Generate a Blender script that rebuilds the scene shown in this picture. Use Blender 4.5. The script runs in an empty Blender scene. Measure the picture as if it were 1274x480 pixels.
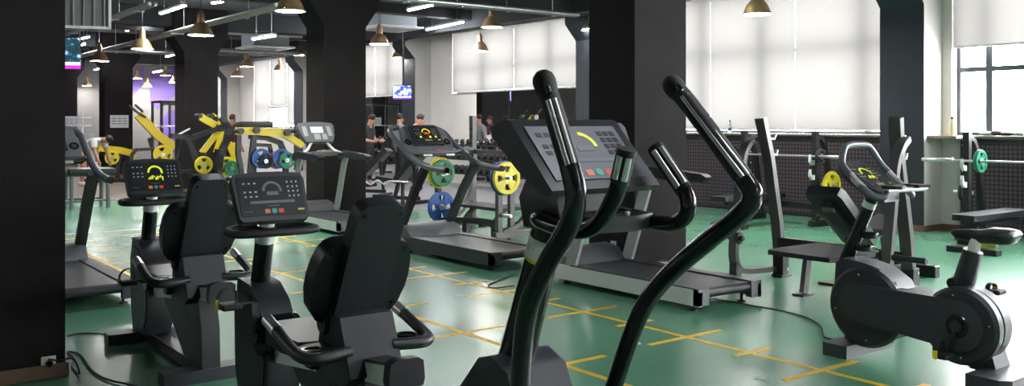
import bpy, bmesh, math, random
from mathutils import Vector, Matrix, Quaternion
random.seed(7)
scene = bpy.context.scene
col = scene.collection
R = math.radians

# ---------------------------------------------------------------- camera
CAM_H, F_PX, HORIZON, YAW = 1.55, 1145.0, 153.0, R(37.1)
cam_d = bpy.data.cameras.new('camera')
cam_d.sensor_fit = 'HORIZONTAL'
cam_d.sensor_width = 36.0
cam_d.lens = 36.0 * F_PX / 1274.0
cam_d.shift_y = (HORIZON - 240.0) / 1274.0
cam_d.clip_end = 300
cam = bpy.data.objects.new('camera', cam_d)
col.objects.link(cam)
cam.location = (0, 0, CAM_H)
cam.rotation_euler = (R(90), 0, -YAW)
scene.camera = cam

# ---------------------------------------------------------------- world: bright overcast daylight
world = bpy.data.worlds.new('daylight')
scene.world = world
world.use_nodes = True
wn = world.node_tree.nodes
wn['Background'].inputs['Color'].default_value = (0.97, 0.985, 1.0, 1)
wn['Background'].inputs['Strength'].default_value = 24.0

scene.view_settings.view_transform = 'Standard'
scene.view_settings.look = 'None'
scene.view_settings.exposure = 0.74
scene.view_settings.gamma = 1.0
scene.view_settings.use_curve_mapping = False

# ---------------------------------------------------------------- pixel -> place helpers (directions only, depth from what is touched)
_c, _s = math.cos(YAW), math.sin(YAW)
def at_depth(px, py, zc):
    xc = (px - 637.0) * zc / F_PX
    return Vector((xc * _c + zc * _s, -xc * _s + zc * _c, CAM_H - (py - HORIZON) * zc / F_PX))
def at_height(px, py, h):
    return at_depth(px, py, F_PX * (CAM_H - h) / (py - HORIZON))
def floor_at(px, py):
    return at_height(px, py, 0.0)
def at_x(px, py, X):
    r = (px - 637.0) / F_PX
    return at_depth(px, py, X / (r * _c + _s))
def at_y(px, py, Y):
    r = (px - 637.0) / F_PX
    return at_depth(px, py, Y / (_c - r * _s))

# ---------------------------------------------------------------- materials
MATS = {}
def mat(name, color, rough=0.5, metal=0.0, noise=0.0, nscale=20.0, bump=0.0, bscale=200.0, emit=None, estr=0.0, spec=0.5, coat=0.0):
    if name in MATS:
        return MATS[name]
    m = bpy.data.materials.new(name)
    m.use_nodes = True
    nt = m.node_tree
    b = nt.nodes['Principled BSDF']
    b.inputs['Base Color'].default_value = (*color, 1)
    b.inputs['Roughness'].default_value = rough
    b.inputs['Metallic'].default_value = metal
    b.inputs['Specular IOR Level'].default_value = spec
    if coat:
        b.inputs['Coat Weight'].default_value = coat
        b.inputs['Coat Roughness'].default_value = 0.15
    if emit:
        b.inputs['Emission Color'].default_value = (*emit, 1)
        b.inputs['Emission Strength'].default_value = estr
    if noise or bump:
        tc = nt.nodes.new('ShaderNodeTexCoord')
    if noise:
        n = nt.nodes.new('ShaderNodeTexNoise')
        n.inputs['Scale'].default_value = nscale
        n.inputs['Detail'].default_value = 6
        nt.links.new(tc.outputs['Object'], n.inputs['Vector'])
        mx = nt.nodes.new('ShaderNodeMix'); mx.data_type = 'RGBA'
        mx.inputs['A'].default_value = (*[max(0, v * (1 - noise)) for v in color], 1)
        mx.inputs['B'].default_value = (*[min(1, v * (1 + noise)) for v in color], 1)
        nt.links.new(n.outputs['Fac'], mx.inputs['Factor'])
        nt.links.new(mx.outputs['Result'], b.inputs['Base Color'])
    if bump:
        n2 = nt.nodes.new('ShaderNodeTexNoise')
        n2.inputs['Scale'].default_value = bscale
        n2.inputs['Detail'].default_value = 3
        nt.links.new(tc.outputs['Object'], n2.inputs['Vector'])
        bp = nt.nodes.new('ShaderNodeBump')
        bp.inputs['Strength'].default_value = bump
        bp.inputs['Distance'].default_value = 0.01
        nt.links.new(n2.outputs['Fac'], bp.inputs['Height'])
        nt.links.new(bp.outputs['Normal'], b.inputs['Normal'])
    MATS[name] = m
    return m
def nodes_of(m):
    return m.node_tree.nodes, m.node_tree.links, m.node_tree.nodes['Principled BSDF']

PLASTIC = mat('dark grey moulded plastic', (0.022, 0.024, 0.029), 0.38, noise=0.15, nscale=8, bump=0.12, bscale=500)
PLASTIC2 = mat('slate grey moulded plastic', (0.034, 0.038, 0.047), 0.42, bump=0.1, bscale=500)
GLOSS = mat('gloss black lacquer', (0.010, 0.010, 0.011), 0.18)
BLACKM = mat('black powder coated steel', (0.016, 0.016, 0.018), 0.38, noise=0.2, nscale=15)
GREYM = mat('warm grey powder coated steel', (0.085, 0.080, 0.078), 0.38, noise=0.12, nscale=12)
RUBBER = mat('black rubber', (0.012, 0.012, 0.013), 0.62, bump=0.2, bscale=300)
BELT = mat('running belt rubber', (0.030, 0.031, 0.036), 0.42, noise=0.25, nscale=4, bump=0.15, bscale=350)
VINYL = mat('black vinyl upholstery', (0.014, 0.015, 0.019), 0.34, bump=0.1, bscale=250)
CHROME = mat('brushed chrome', (0.70, 0.69, 0.67), 0.32, 0.9)
SILVER = mat('silver painted aluminium', (0.80, 0.82, 0.79), 0.40, 0.1)
PALE = mat('pale grey plastic', (0.36, 0.38, 0.37), 0.45)
MIDG = mat('mid grey plastic', (0.12, 0.125, 0.135), 0.42)
TUBEG = mat('blue grey coated tube', (0.115, 0.125, 0.145), 0.36)
SCREEN = mat('black glass display', (0.017, 0.018, 0.022), 0.36, spec=0.22)
YELLOW = mat('yellow powder coat', (0.72, 0.56, 0.02), 0.35)
YPLATE = mat('yellow rubber coating', (0.75, 0.62, 0.02), 0.45)
BPLATE = mat('blue rubber coating', (0.015, 0.09, 0.36), 0.42)
GPLATE = mat('green rubber coating', (0.01, 0.20, 0.11), 0.42)
RPLATE = mat('red rubber coating', (0.42, 0.05, 0.05), 0.42)
YTRIM = mat('yellow plastic', (0.80, 0.66, 0.02), 0.4)
PRINTW = mat('pale key print', (0.55, 0.56, 0.58), 0.5)
PRINTD = mat('dim grey key print', (0.16, 0.17, 0.18), 0.5)
LEDY = mat('yellow green display segments', (0.5, 0.6, 0.02), 0.4, emit=(0.70, 0.75, 0.03), estr=0.4)
LEDR = mat('red display segments', (0.5, 0.02, 0.01), 0.4, emit=(1.0, 0.05, 0.02), estr=0.9)
KEYR = mat('red key', (0.75, 0.06, 0.05), 0.4)
KEYT = mat('teal key', (0.02, 0.42, 0.30), 0.4)
KEYO = mat('orange key', (0.85, 0.22, 0.08), 0.4)
KEYB = mat('blue key', (0.03, 0.12, 0.55), 0.4)
BRASS = mat('aged brass', (0.66, 0.46, 0.21), 0.40, 0.8, noise=0.35, nscale=6)
COPPER = mat('antique copper', (0.52, 0.32, 0.19), 0.42, 0.8, noise=0.35, nscale=6)
WHITE = mat('white enamel', (0.8, 0.8, 0.78), 0.45)
PAPER = mat('printed paper', (0.62, 0.63, 0.65), 0.6)
GALV = mat('galvanised steel', (0.42, 0.42, 0.41), 0.38, 0.75, noise=0.25, nscale=9)
LEDW = mat('white light strip', (1, 1, 1), 0.5, emit=(0.93, 0.95, 1.0), estr=85.0)
LAMPW = mat('lamp bulb glow', (1, 1, 1), 0.5, emit=(1.0, 0.97, 0.92), estr=100.0)
SKIN = mat('skin', (0.52, 0.27, 0.17), 0.5)
HAIR = mat('dark hair', (0.012, 0.009, 0.008), 0.5)

# ---------------------------------------------------------------- mesh helpers
def link(o, parent=None):
    col.objects.link(o)
    if parent is not None:
        o.parent = parent
    return o
def obj(name, bm, m, parent=None, smooth=32, loc=None):
    me = bpy.data.meshes.new(name)
    bmesh.ops.recalc_face_normals(bm, faces=bm.faces)
    bm.to_mesh(me); bm.free()
    me.materials.append(m)
    if smooth:
        for p in me.polygons: p.use_smooth = True
        me.set_sharp_from_angle(angle=R(smooth))
    o = bpy.data.objects.new(name, me)
    if loc is not None: o.location = loc
    return link(o, parent)
def tag(o, label=None, cat=None, group=None, kind=None):
    if label: o['label'] = label
    if cat: o['category'] = cat
    if group: o['group'] = group
    if kind: o['kind'] = kind
    return o
def thing(name, label, cat, loc=(0, 0, 0), rz=0.0, group=None):
    o = bpy.data.objects.new(name, None)
    o.empty_display_size = 0.2
    o.location = loc; o.rotation_euler = (0, 0, rz)
    link(o)
    return tag(o, label, cat, group)
def copy_tree(o, parent=None):
    n = o.copy(); col.objects.link(n); n.parent = parent
    for ch in o.children:
        copy_tree(ch, n)
    return n
def BM(): return bmesh.new()

def _bevel(bm, verts, w, seg=2, angle=28):
    vs = set(verts)
    es = [e for e in bm.edges if e.verts[0] in vs and e.verts[1] in vs and len(e.link_faces) == 2 and e.calc_face_angle(0) > R(angle)]
    if es and w > 0:
        bmesh.ops.bevel(bm, geom=es, offset=w, offset_type='OFFSET', segments=seg, profile=0.6, affect='EDGES', clamp_overlap=True)
def box(bm, c, s, rot=None, bevel=0.0, seg=2):
    m = Matrix.Translation(Vector(c))
    if rot is not None: m = m @ rot.to_4x4()
    m = m @ Matrix.Diagonal((s[0], s[1], s[2], 1))
    r = bmesh.ops.create_cube(bm, size=1.0, matrix=m)
    if bevel: _bevel(bm, r['verts'], bevel, seg)
    return bm
def boxb(bm, x0, x1, y0, y1, z0, z1, bevel=0.0, seg=2):
    return box(bm, ((x0 + x1) / 2, (y0 + y1) / 2, (z0 + z1) / 2), (abs(x1 - x0), abs(y1 - y0), abs(z1 - z0)), None, bevel, seg)
def catmull(pts, n=6, closed=False):
    P = [Vector(p) for p in pts]
    out = []
    m = len(P)
    rng = range(m if closed else m - 1)
    for i in rng:
        if closed:
            a, b, c, d = P[(i - 1) % m], P[i], P[(i + 1) % m], P[(i + 2) % m]
        else:
            a = P[i - 1] if i > 0 else P[i] * 2 - P[i + 1]
            b, c = P[i], P[i + 1]
            d = P[i + 2] if i + 2 < m else P[i + 1] * 2 - P[i]
        for k in range(n):
            t = k / n
            out.append(0.5 * ((2 * b) + (c - a) * t + (2 * a - 5 * b + 4 * c - d) * t * t + (3 * b - a - 3 * c + d) * t ** 3))
    if not closed: out.append(P[-1])
    return out
def _sweep(bm, P, ring, closed=False, cap=True, up=None, mitre=True):
    """ring(i) -> list of (a, b) offsets in the frame (side, up)"""
    P = [Vector(p) for p in P]
    n = len(P)
    T = []
    for i in range(n):
        if closed: t = (P[(i + 1) % n] - P[i]).normalized() + (P[i] - P[i - 1]).normalized()
        elif i == 0: t = P[1] - P[0]
        elif i == n - 1: t = P[-1] - P[-2]
        else: t = (P[i + 1] - P[i]).normalized() + (P[i] - P[i - 1]).normalized()
        T.append(t.normalized())
    if up is None:
        u = Vector((0, 0, 1)) if abs(T[0].z) < 0.9 else Vector((0, 1, 0))
        u = (u - T[0] * u.dot(T[0])).normalized()
    rings = []
    prev = T[0]
    for i in range(n):
        if up is None:
            q = prev.rotation_difference(T[i]); u = q @ u; prev = T[i]
            u = (u - T[i] * u.dot(T[i])).normalized(); uu = u
        else:
            uu = Vector(up); uu = (uu - T[i] * uu.dot(T[i])).normalized()
        sd = T[i].cross(uu).normalized()
        k = 1.0
        if mitre and up is not None and 0 < i < n - 1:
            d = (P[i + 1] - P[i]).normalized().dot(T[i]); k = 1.0 / max(0.4, d)
        vs = []
        for a, b in ring(i):
            vs.append(bm.verts.new(P[i] + sd * (a * k if up is not None else a) + uu * b))
        rings.append(vs)
    m = len(rings[0])
    for i in range(n if closed else n - 1):
        A, B = rings[i], rings[(i + 1) % n]
        for j in range(m):
            bm.faces.new((A[j], A[(j + 1) % m], B[(j + 1) % m], B[j]))
    if cap and not closed:
        bm.faces.new(list(reversed(rings[0]))); bm.faces.new(rings[-1])
    return [v for r in rings for v in r]
def tube(bm, pts, r, seg=12, closed=False, cap=True):
    rr = r if isinstance(r, (list, tuple)) else None
    n = len(pts)
    def ring(i):
        q = rr[min(i, len(rr) - 1)] if rr else r
        return [(q * math.cos(2 * math.pi * k / seg), q * math.sin(2 * math.pi * k / seg)) for k in range(seg)]
    _sweep(bm, pts, ring, closed, cap)
    return bm
def beam(bm, pts, w, h, up, bevel=0.0, closed=False):
    """box section swept along a path; w lies across `up`, h along it"""
    v = _sweep(bm, pts, lambda i: [(-w / 2, -h / 2), (w / 2, -h / 2), (w / 2, h / 2), (-w / 2, h / 2)], closed, True, up)
    if bevel: _bevel(bm, v, bevel, 1, 40)
    return bm
AX = {'x': lambda a, b, d: (d, a, b), 'y': lambda a, b, d: (a, d, b), 'z': lambda a, b, d: (a, b, d)}
def prism(bm, outline, axis, lo, hi, bevel=0.0, seg=2, mtx=None):
    f = AX[axis]
    A = [bm.verts.new(f(a, b, lo)) for a, b in outline]
    B = [bm.verts.new(f(a, b, hi)) for a, b in outline]
    n = len(A)
    bm.faces.new(list(reversed(A))); bm.faces.new(B)
    for i in range(n):
        bm.faces.new((A[i], A[(i + 1) % n], B[(i + 1) % n], B[i]))
    vs = A + B
    if mtx is not None:
        for v in vs: v.co = mtx @ v.co
    if bevel:
        s = set(vs)
        es = [e for e in bm.edges if e.verts[0] in s and e.verts[1] in s and ((e.verts[0] in A) == (e.verts[1] in A) if n > 12 else True)]
        es = [e for e in es if e.calc_face_angle(0) > R(28)]
        bmesh.ops.bevel(bm, geom=es, offset=bevel, offset_type='OFFSET', segments=seg, profile=0.6, affect='EDGES', clamp_overlap=True)
    return bm
def lathe(bm, prof, seg=24, mtx=None, cap=True):
    rings = []
    for r, z in prof:
        if r < 1e-5:
            rings.append([bm.verts.new((0, 0, z))])
        else:
            rings.append([bm.verts.new((r * math.cos(2 * math.pi * k / seg), r * math.sin(2 * math.pi * k / seg), z)) for k in range(seg)])
    for A, B in zip(rings, rings[1:]):
        for k in range(seg):
            k2 = (k + 1) % seg
            if len(A) == 1 and len(B) == 1: continue
            if len(A) == 1: bm.faces.new((A[0], B[k2], B[k]))
            elif len(B) == 1: bm.faces.new((A[k], A[k2], B[0]))
            else: bm.faces.new((A[k], A[k2], B[k2], B[k]))
    if cap:
        for Q, rev in ((rings[0], True), (rings[-1], False)):
            if len(Q) > 1: bm.faces.new(list(reversed(Q)) if rev else Q)
    if mtx is not None:
        for r in rings:
            for v in r: v.co = mtx @ v.co
    return bm
def frame_mtx(loc, zdir, xdir=None):
    """matrix whose local z points along zdir"""
    z = Vector(zdir).normalized()
    x = Vector(xdir) if xdir is not None else (Vector((0, 0, 1)) if abs(z.z) < 0.9 else Vector((0, 1, 0)))
    x = (x - z * x.dot(z)).normalized()
    y = z.cross(x)
    m = Matrix((x, y, z)).transposed().to_4x4()
    m.translation = Vector(loc)
    return m
def cyl(bm, a, b, r, seg=16, bevel=0.0):
    a, b = Vector(a), Vector(b)
    L = (b - a).length
    e = min(bevel, L / 3, r / 2)
    prof = [(r - e, 0), (r, e), (r, L - e), (r - e, L)] if e > 0 else [(r, 0), (r, L)]
    return lathe(bm, prof, seg, frame_mtx(a, b - a))
def circ(cx, cy, r, n=24, a0=0.0, a1=360.0):
    full = abs(a1 - a0) >= 360
    k = n if full else n + 1
    return [(cx + r * math.cos(R(a0 + (a1 - a0) * i / n)), cy + r * math.sin(R(a0 + (a1 - a0) * i / n))) for i in range(k)]
def text_mesh(name, s, size, m, parent, mtx, depth=0.0005):
    cu = bpy.data.curves.new(name, 'FONT')
    cu.body = s; cu.size = size; cu.extrude = depth; cu.align_x = 'CENTER'; cu.align_y = 'CENTER'
    t = bpy.data.objects.new(name, cu)
    col.objects.link(t)
    me = bpy.data.meshes.new_from_object(t)
    bpy.data.objects.remove(t); bpy.data.curves.remove(cu)
    me.transform(mtx)
    me.materials.append(m)
    o = bpy.data.objects.new(name, me)
    return link(o, parent)
# ================================================================ THE ROOM
CEIL = 4.12
XW = 13.1           # inner face of the window wall
X0, Y0, Y1 = -6.5, -8.0, 39.0

# --- floor materials
def floor_material(name, colr, rough, seam):
    m = mat(name, colr, rough)
    n, l, b = nodes_of(m)
    tc = n.new('ShaderNodeTexCoord')
    a = n.new('ShaderNodeTexNoise'); a.inputs['Scale'].default_value = 0.9; a.inputs['Detail'].default_value = 8
    f = n.new('ShaderNodeTexNoise'); f.inputs['Scale'].default_value = 60; f.inputs['Detail'].default_value = 3
    l.new(tc.outputs['Object'], a.inputs['Vector']); l.new(tc.outputs['Object'], f.inputs['Vector'])
    mx = n.new('ShaderNodeMix'); mx.data_type = 'RGBA'
    mx.inputs['A'].default_value = (*[v * 0.82 for v in colr], 1); mx.inputs['B'].default_value = (*[min(1, v * 1.2) for v in colr], 1)
    l.new(a.outputs['Fac'], mx.inputs['Factor'])
    mx2 = n.new('ShaderNodeMix'); mx2.data_type = 'RGBA'; mx2.inputs['Factor'].default_value = 0.12
    l.new(mx.outputs['Result'], mx2.inputs['A']); l.new(f.outputs['Color'], mx2.inputs['B'])
    l.new(mx2.outputs['Result'], b.inputs['Base Color'])
    rr = n.new('ShaderNodeMapRange'); rr.inputs['To Min'].default_value = rough - 0.01; rr.inputs['To Max'].default_value = rough + 0.015
    l.new(a.outputs['Fac'], rr.inputs['Value']); l.new(rr.outputs['Result'], b.inputs['Roughness'])
    return m
GREEN = floor_material('green sports vinyl', (0.070, 0.315, 0.165), 0.25, 0)
nodes_of(GREEN)[2].inputs['Specular IOR Level'].default_value = 0.85
GREYF = floor_material('grey rubber flooring', (0.13, 0.13, 0.145), 0.45, 0)
LINE_Y = mat('yellow line paint', (0.88, 0.56, 0.008), 0.42)
LINE_W = mat('white line paint', (0.72, 0.74, 0.74), 0.45)

bm = BM(); boxb(bm, X0, XW + 0.35, Y0, Y1, -0.1, 0.0)
floor = tag(obj('floor', bm, GREEN, smooth=0), 'glossy green sports floor with yellow line markings', 'floor', kind='structure')
# grey rubber and wood planked zones laid over the far floor
bm = BM(); boxb(bm, 7.55, XW, 14.0, Y1, 0.0, 0.006)
obj('rubber_floor_section', bm, GREYF, floor, 0)
WOODS = [mat('brown plank flooring %s' % k, c, 0.45, noise=0.3, nscale=5) for k, c in (('a', (0.20, 0.15, 0.12)), ('b', (0.24, 0.18, 0.145)), ('c', (0.165, 0.13, 0.11)))]
bm = BM(); boxb(bm, X0, 7.55, 21.4, Y1, 0.0, 0.006)
obj('wood_floor_section', bm, WOODS[0], floor, 0)
_pl = None
for i in range(9):                                    # near planks of the wood floor can be told apart
    for j in range(6):
        x0 = 1.6 + j * 1.0 + (0.5 if i % 2 else 0)
        bm = BM(); boxb(bm, x0, x0 + 0.992, 19.45 + i * 0.22, 19.45 + i * 0.22 + 0.214, 0.0, 0.006)
        obj('plank', bm, WOODS[(i * 2 + j * 5) % 3], floor, 0)

def floor_strip(x0, x1, y0, y1, m=LINE_Y, name='line_marking', z=0.0012):
    bm = BM(); boxb(bm, x0, x1, y0, y1, 0.0, z)
    return obj(name, bm, m, floor, 0)
LW = 0.05
def marks(X, ys, L, name='line_marking'):
    for y in ys: floor_strip(X - L / 2, X + L / 2, y - LW / 2, y + LW / 2, z=0.0016)
PITCH = 1.125
floor_strip(5.03 - LW / 2, 5.03 + LW / 2, 1.2, 13.4)
floor_strip(3.82 - LW / 2, 3.82 + LW / 2, 1.2, 13.4)
floor_strip(2.56 - LW / 2, 2.56 + LW / 2, 7.8, 13.4)
marks(5.03, [3.43 + PITCH * k for k in range(-2, 9)], 0.77)
marks(5.06, [3.99 + PITCH * k for k in range(-2, 8)], 0.38)
marks(3.82, [4.52 + PITCH * k for k in range(-2, 8)], 0.76)
marks(2.72, [8.5 + PITCH * k * 0.5 for k in range(0, 9)], 0.5)
floor_strip(1.0, 6.4, 13.38, 13.43, z=0.0016)
floor_strip(-2.0, 6.4, 13.95, 14.03, LINE_W)
for k in range(0, 7):
    s = str(9 + k)
    mt = Matrix.Translation((5.03 - 0.47, 3.43 + PITCH * k + 0.09, 0.0022))
    text_mesh('floor_numeral', s, 0.16, LINE_W, floor, mt)

# --- columns
COLM = mat('dark textured column plaster', (0.0145, 0.0122, 0.0124), 0.85, noise=0.45, nscale=2.2, bump=0.2, bscale=70, spec=0.2)
WCOLM = mat('blue black wall column plaster', (0.024, 0.031, 0.042), 0.75, noise=0.25, nscale=3.0, bump=0.35, bscale=70)
SKIRT = mat('brown wood skirting', (0.16, 0.095, 0.06), 0.5, noise=0.3, nscale=9)
CONC = mat('warm grey concrete plaster', (0.50, 0.485, 0.46), 0.7, noise=0.22, nscale=1.6, bump=0.3, bscale=40)
def column(x0, x1, y0, y1, label, flare=0.24, skirt=True):
    bm = BM()
    prism(bm, [(x0, 0), (x1, 0), (x1, 3.13), (x1 + flare, 3.48), (x1 + flare, CEIL), (x0 - flare, CEIL), (x0 - flare, 3.48), (x0, 3.13)], 'y', y0, y1)
    o = tag(obj('column', bm, COLM, smooth=0), label, 'column', kind='structure')
    if skirt:
        bm = BM()
        boxb(bm, x0 - 0.02, x1 + 0.02, y0 - 0.02, y0 - 0.001, 0, 0.085, 0.004, 1)
        boxb(bm, x0 - 0.02, x0 - 0.001, y0 - 0.02, y1 + 0.02, 0, 0.085, 0.004, 1)
        boxb(bm, x1 + 0.001, x1 + 0.02, y0 - 0.02, y1 + 0.02, 0, 0.085, 0.004, 1)
        obj('skirting', bm, SKIRT, o, 0)
    return o
CW0, CW1, CD = 6.53, 7.28, 0.68
ROWS = [6.60 + 7.05 * k for k in range(0, 5)]
_wh = ['wide dark column behind the silver treadmill', 'dark column behind the pale grey treadmill console', 'dark column behind the yellow lever machine',
       'dark column with a paper notice on it', 'farthest dark column beside the hanging screen']
colB = [column(CW0, CW1, y, y + CD, _wh[i]) for i, y in enumerate(ROWS)]
colA = column(0.30, 1.22, 6.16, 6.85, 'near black column with power socket and brown skirting')
column(CW0, CW1, -0.5, 0.18, 'dark column out of view beside the camera')
column(0.3, 1.22, 13.2, 13.9, 'dark column hidden behind the near black column')
column(0.3, 1.22, 20.2, 20.9, 'dark column hidden far behind the near black column')

# --- window wall (X = XW) : piers, sill wall, windows
BEIGE = mat('beige painted wall', (0.68, 0.645, 0.60), 0.8, noise=0.06, nscale=3)
FRAME = mat('dark grey window frame', (0.07, 0.085, 0.10), 0.45)
SILLM = mat('brown grey stone sill', (0.23, 0.185, 0.155), 0.45, noise=0.2, nscale=8)
GLASS = bpy.data.materials.new('clear window glass'); GLASS.use_nodes = True
_n, _l, _b = nodes_of(GLASS)
_tr = _n.new('ShaderNodeBsdfTransparent'); _gl = _n.new('ShaderNodeBsdfGlossy'); _gl.inputs['Roughness'].default_value = 0.02
_mx = _n.new('ShaderNodeMixShader'); _mx.inputs[0].default_value = 0.06
_l.new(_tr.outputs[0], _mx.inputs[1]); _l.new(_gl.outputs[0], _mx.inputs[2]); _l.new(_mx.outputs[0], _n['Material Output'].inputs['Surface'])
BLIND = bpy.data.materials.new('white translucent roller blind'); BLIND.use_nodes = True
_n, _l, _b = nodes_of(BLIND)
_t2 = _n.new('ShaderNodeBsdfTranslucent'); _t2.inputs['Color'].default_value = (0.0350, 0.0338, 0.0320, 1)
_d2 = _n.new('ShaderNodeBsdfDiffuse'); _d2.inputs['Color'].default_value = (0.55, 0.53, 0.50, 1)
_mx = _n.new('ShaderNodeMixShader'); _mx.inputs[0].default_value = 0.12
_l.new(_t2.outputs[0], _mx.inputs[1]); _l.new(_d2.outputs[0], _mx.inputs[2]); _l.new(_mx.outputs[0], _n['Material Output'].inputs['Surface'])

SILL_Z, TOP_Z, WT = 1.37, 3.85, 0.36
SEGS = [(-8.0, -0.9), (-0.2, 6.78), (7.62, 13.15), (14.68, 19.9), (21.7, 26.4), (28.9, 33.4), (36.0, 38.8)]
# wall pieces: below the sill, above the head, piers between the windows
bm = BM()
def wl(y0, y1, z0, z1): boxb(bm, XW, XW + WT, y0, y1, z0, z1)
wl(Y0, Y1, 0, SILL_Z - 0.03); wl(Y0, Y1, TOP_Z, CEIL)
_ed = [Y0] + [v for s in SEGS for v in s] + [Y1]
for a, b_ in (SEGS[3], SEGS[4]): wl(a, b_, SILL_Z - .03, 2.27)
for a, b_ in zip(_ed[0::2], _ed[1::2]):
    if b_ - a > 0.01: wl(a, b_, SILL_Z - 0.03, TOP_Z)
wall_right = tag(obj('wall_right', bm, BEIGE, smooth=0), 'beige window wall running the length of the gym', 'wall', kind='structure')
# wall columns with a bracket head towards the room
WC = [(-0.55, 0.1, 0), (6.92, 7.60, 1), (13.72, 14.45, 2), (20.9, 21.55, 3), (27.9, 28.6, 4), (34.8, 35.5, 5)]
_wl = ['dark wall column out of view beside the near windows', 'dark wall column between the two big windows with pale side', 'dark bracketed wall column beside the mirror bay', 'dark wall column behind the small wall screen',
       'dark bracketed wall column past the far window', 'farthest dark wall column']
for y0, y1, i in WC:
    xf = 12.60
    bm = BM()
    prism(bm, [(xf, 0), (XW + 0.02, 0), (XW + 0.02, CEIL), (xf - 0.3, CEIL), (xf - 0.3, 3.58), (xf, 3.25)], 'y', y0 + 0.004, y1)
    o = tag(obj('column', bm, CONC, smooth=0), _wl[i], 'column', kind='structure')
    bm = BM()   # dark painted face
    e = 0.008
    prism(bm, [(xf - e, 0.0), (xf, 0), (xf, 3.25), (xf - 0.3, 3.58), (xf - 0.3, CEIL), (xf - 0.3 - e, CEIL), (xf - 0.3 - e, 3.58), (xf - e, 3.25)], 'y', y0, y1)
    obj('painted_face', bm, WCOLM, o, 0)
    if i < 3:
        bm = BM()
        boxb(bm, xf - 0.03, xf - 0.009, y0 - 0.02, y1 + 0.02, 0, 0.085, 0.004, 1); boxb(bm, xf - 0.03, XW, y0 - 0.022, y0 - 0.001, 0, 0.085, 0.004, 1)
        obj('skirting', bm, SKIRT, o, 0)
bm = BM(); boxb(bm, XW - 0.03, XW - 0.001, 6.62, 6.9, 0, 0.085, 0.004, 1)
tag(obj('baseboard_right', bm, SKIRT, smooth=0), 'short brown baseboard beside the wall column', 'baseboard', kind='structure')

def window(n, y0, y1, mull, trans, blind_z, label, panels=2, xblind=13.13, blind_y=None, sill=1.37):
    SILL_Z = sill
    w = thing('window_%d' % n, label, 'window', (XW + 0.22, y0, SILL_Z)); w['kind'] = 'structure'
    W, Hh = y1 - y0, TOP_Z - SILL_Z
    bm = BM()
    t = 0.06
    boxb(bm, -t, 0, 0, W, 0, 0.05); boxb(bm, -t, 0, 0, W, Hh - 0.05, Hh)
    boxb(bm, -t, 0, 0, 0.05, 0.05, Hh - 0.05); boxb(bm, -t, 0, W - 0.05, W, 0.05, Hh - 0.05)
    obj('window_frame', bm, FRAME, w, 0)
    ys = [0.025] + list(mull) + [W - 0.025]
    for y in mull:
        bm = BM(); boxb(bm, -t - 0.01, 0.01, y - 0.045, y + 0.045, 0.05, Hh - 0.05); obj('mullion', bm, FRAME, w, 0)
    for z in trans:
        bm = BM(); boxb(bm, -t - 0.004, 0.004, 0.05, W - 0.05, z - 0.035, z + 0.035); obj('transom', bm, FRAME, w, 0)
    zs = [0.025] + list(trans) + [Hh - 0.025]
    for a, b2 in zip(ys, ys[1:]):
        for c2, d2 in zip(zs, zs[1:]):
            bm = BM(); boxb(bm, -0.032, -0.024, a, b2, c2, d2); obj('pane', bm, GLASS, w, 0)
    bm = BM(); boxb(bm, -0.34 if sill < 2 else -.215, -0.065, -0.05, W + 0.05, -0.034, 0.0, 0.006, 1); obj('window_sill', bm, SILLM, w, 0)
    # roller blinds
    bx = xblind - (XW + 0.22)
    by = blind_y or (0.0, W)
    pw = (by[1] - by[0]) / panels
    for k in range(panels):
        a = by[0] + k * pw + 0.003; b2 = by[0] + (k + 1) * pw - 0.003
        bz = blind_z[k] if isinstance(blind_z, (list, tuple)) else blind_z
        bm = BM()
        N = 10
        vs0 = [bm.verts.new((bx + 0.004 * math.sin(k + i * 1.3), a + (b2 - a) * i / N, bz - SILL_Z)) for i in range(N + 1)]
        vs1 = [bm.verts.new((bx, a + (b2 - a) * i / N, Hh)) for i in range(N + 1)]
        for i in range(N): bm.faces.new((vs0[i], vs0[i + 1], vs1[i + 1], vs1[i]))
        bl = obj('roller_blind', bm, BLIND, w, 80)
        bm = BM(); box(bm, (bx, (a + b2) / 2, bz - SILL_Z), (0.016, b2 - a, 0.028), bevel=0.005, seg=1); obj('hem_bar', bm, WHITE, bl, 0)
    return w
window(1, -8.0, -0.9, (1.4, 2.8, 4.2, 5.6), (1.05,), 3.3, 'window far to the right, out of view, blinds raised for daylight', 3)  # unseen blinds raised to let more daylight in
window(2, -0.2, 6.78, (1.6, 3.2, 4.9, 6.52), (0.95,), [3.3, 2.64], 'bright uncovered window with half raised white blinds', 2)  # near panel, out of view, raised further to add daylight
window(3, 7.62, 13.15, (0.6, 2.55, 3.9), (1.42,), 1.44, 'tall window fully covered by white roller blinds above the mesh wall', 3)
window(4, 14.68, 19.9, (1.3, 2.6, 3.9), (0.62,), 2.35, 'window with white blinds above the wall mirror', 2, sill=2.3)
window(5, 21.7, 26.4, (1.6, 3.1), (0.52,), 2.34, 'narrow bright blind beyond the near dark column', 2, sill=2.3)
window(6, 28.9, 33.4, (1.5, 2.9), (0.75,), [1.5, 2.15, 1.5], 'far window with middle blind raised', 3)
window(7, 36.0, 38.8, (1.4,), (0.75,), 1.5, 'last far window with lowered blind', 2)

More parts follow.
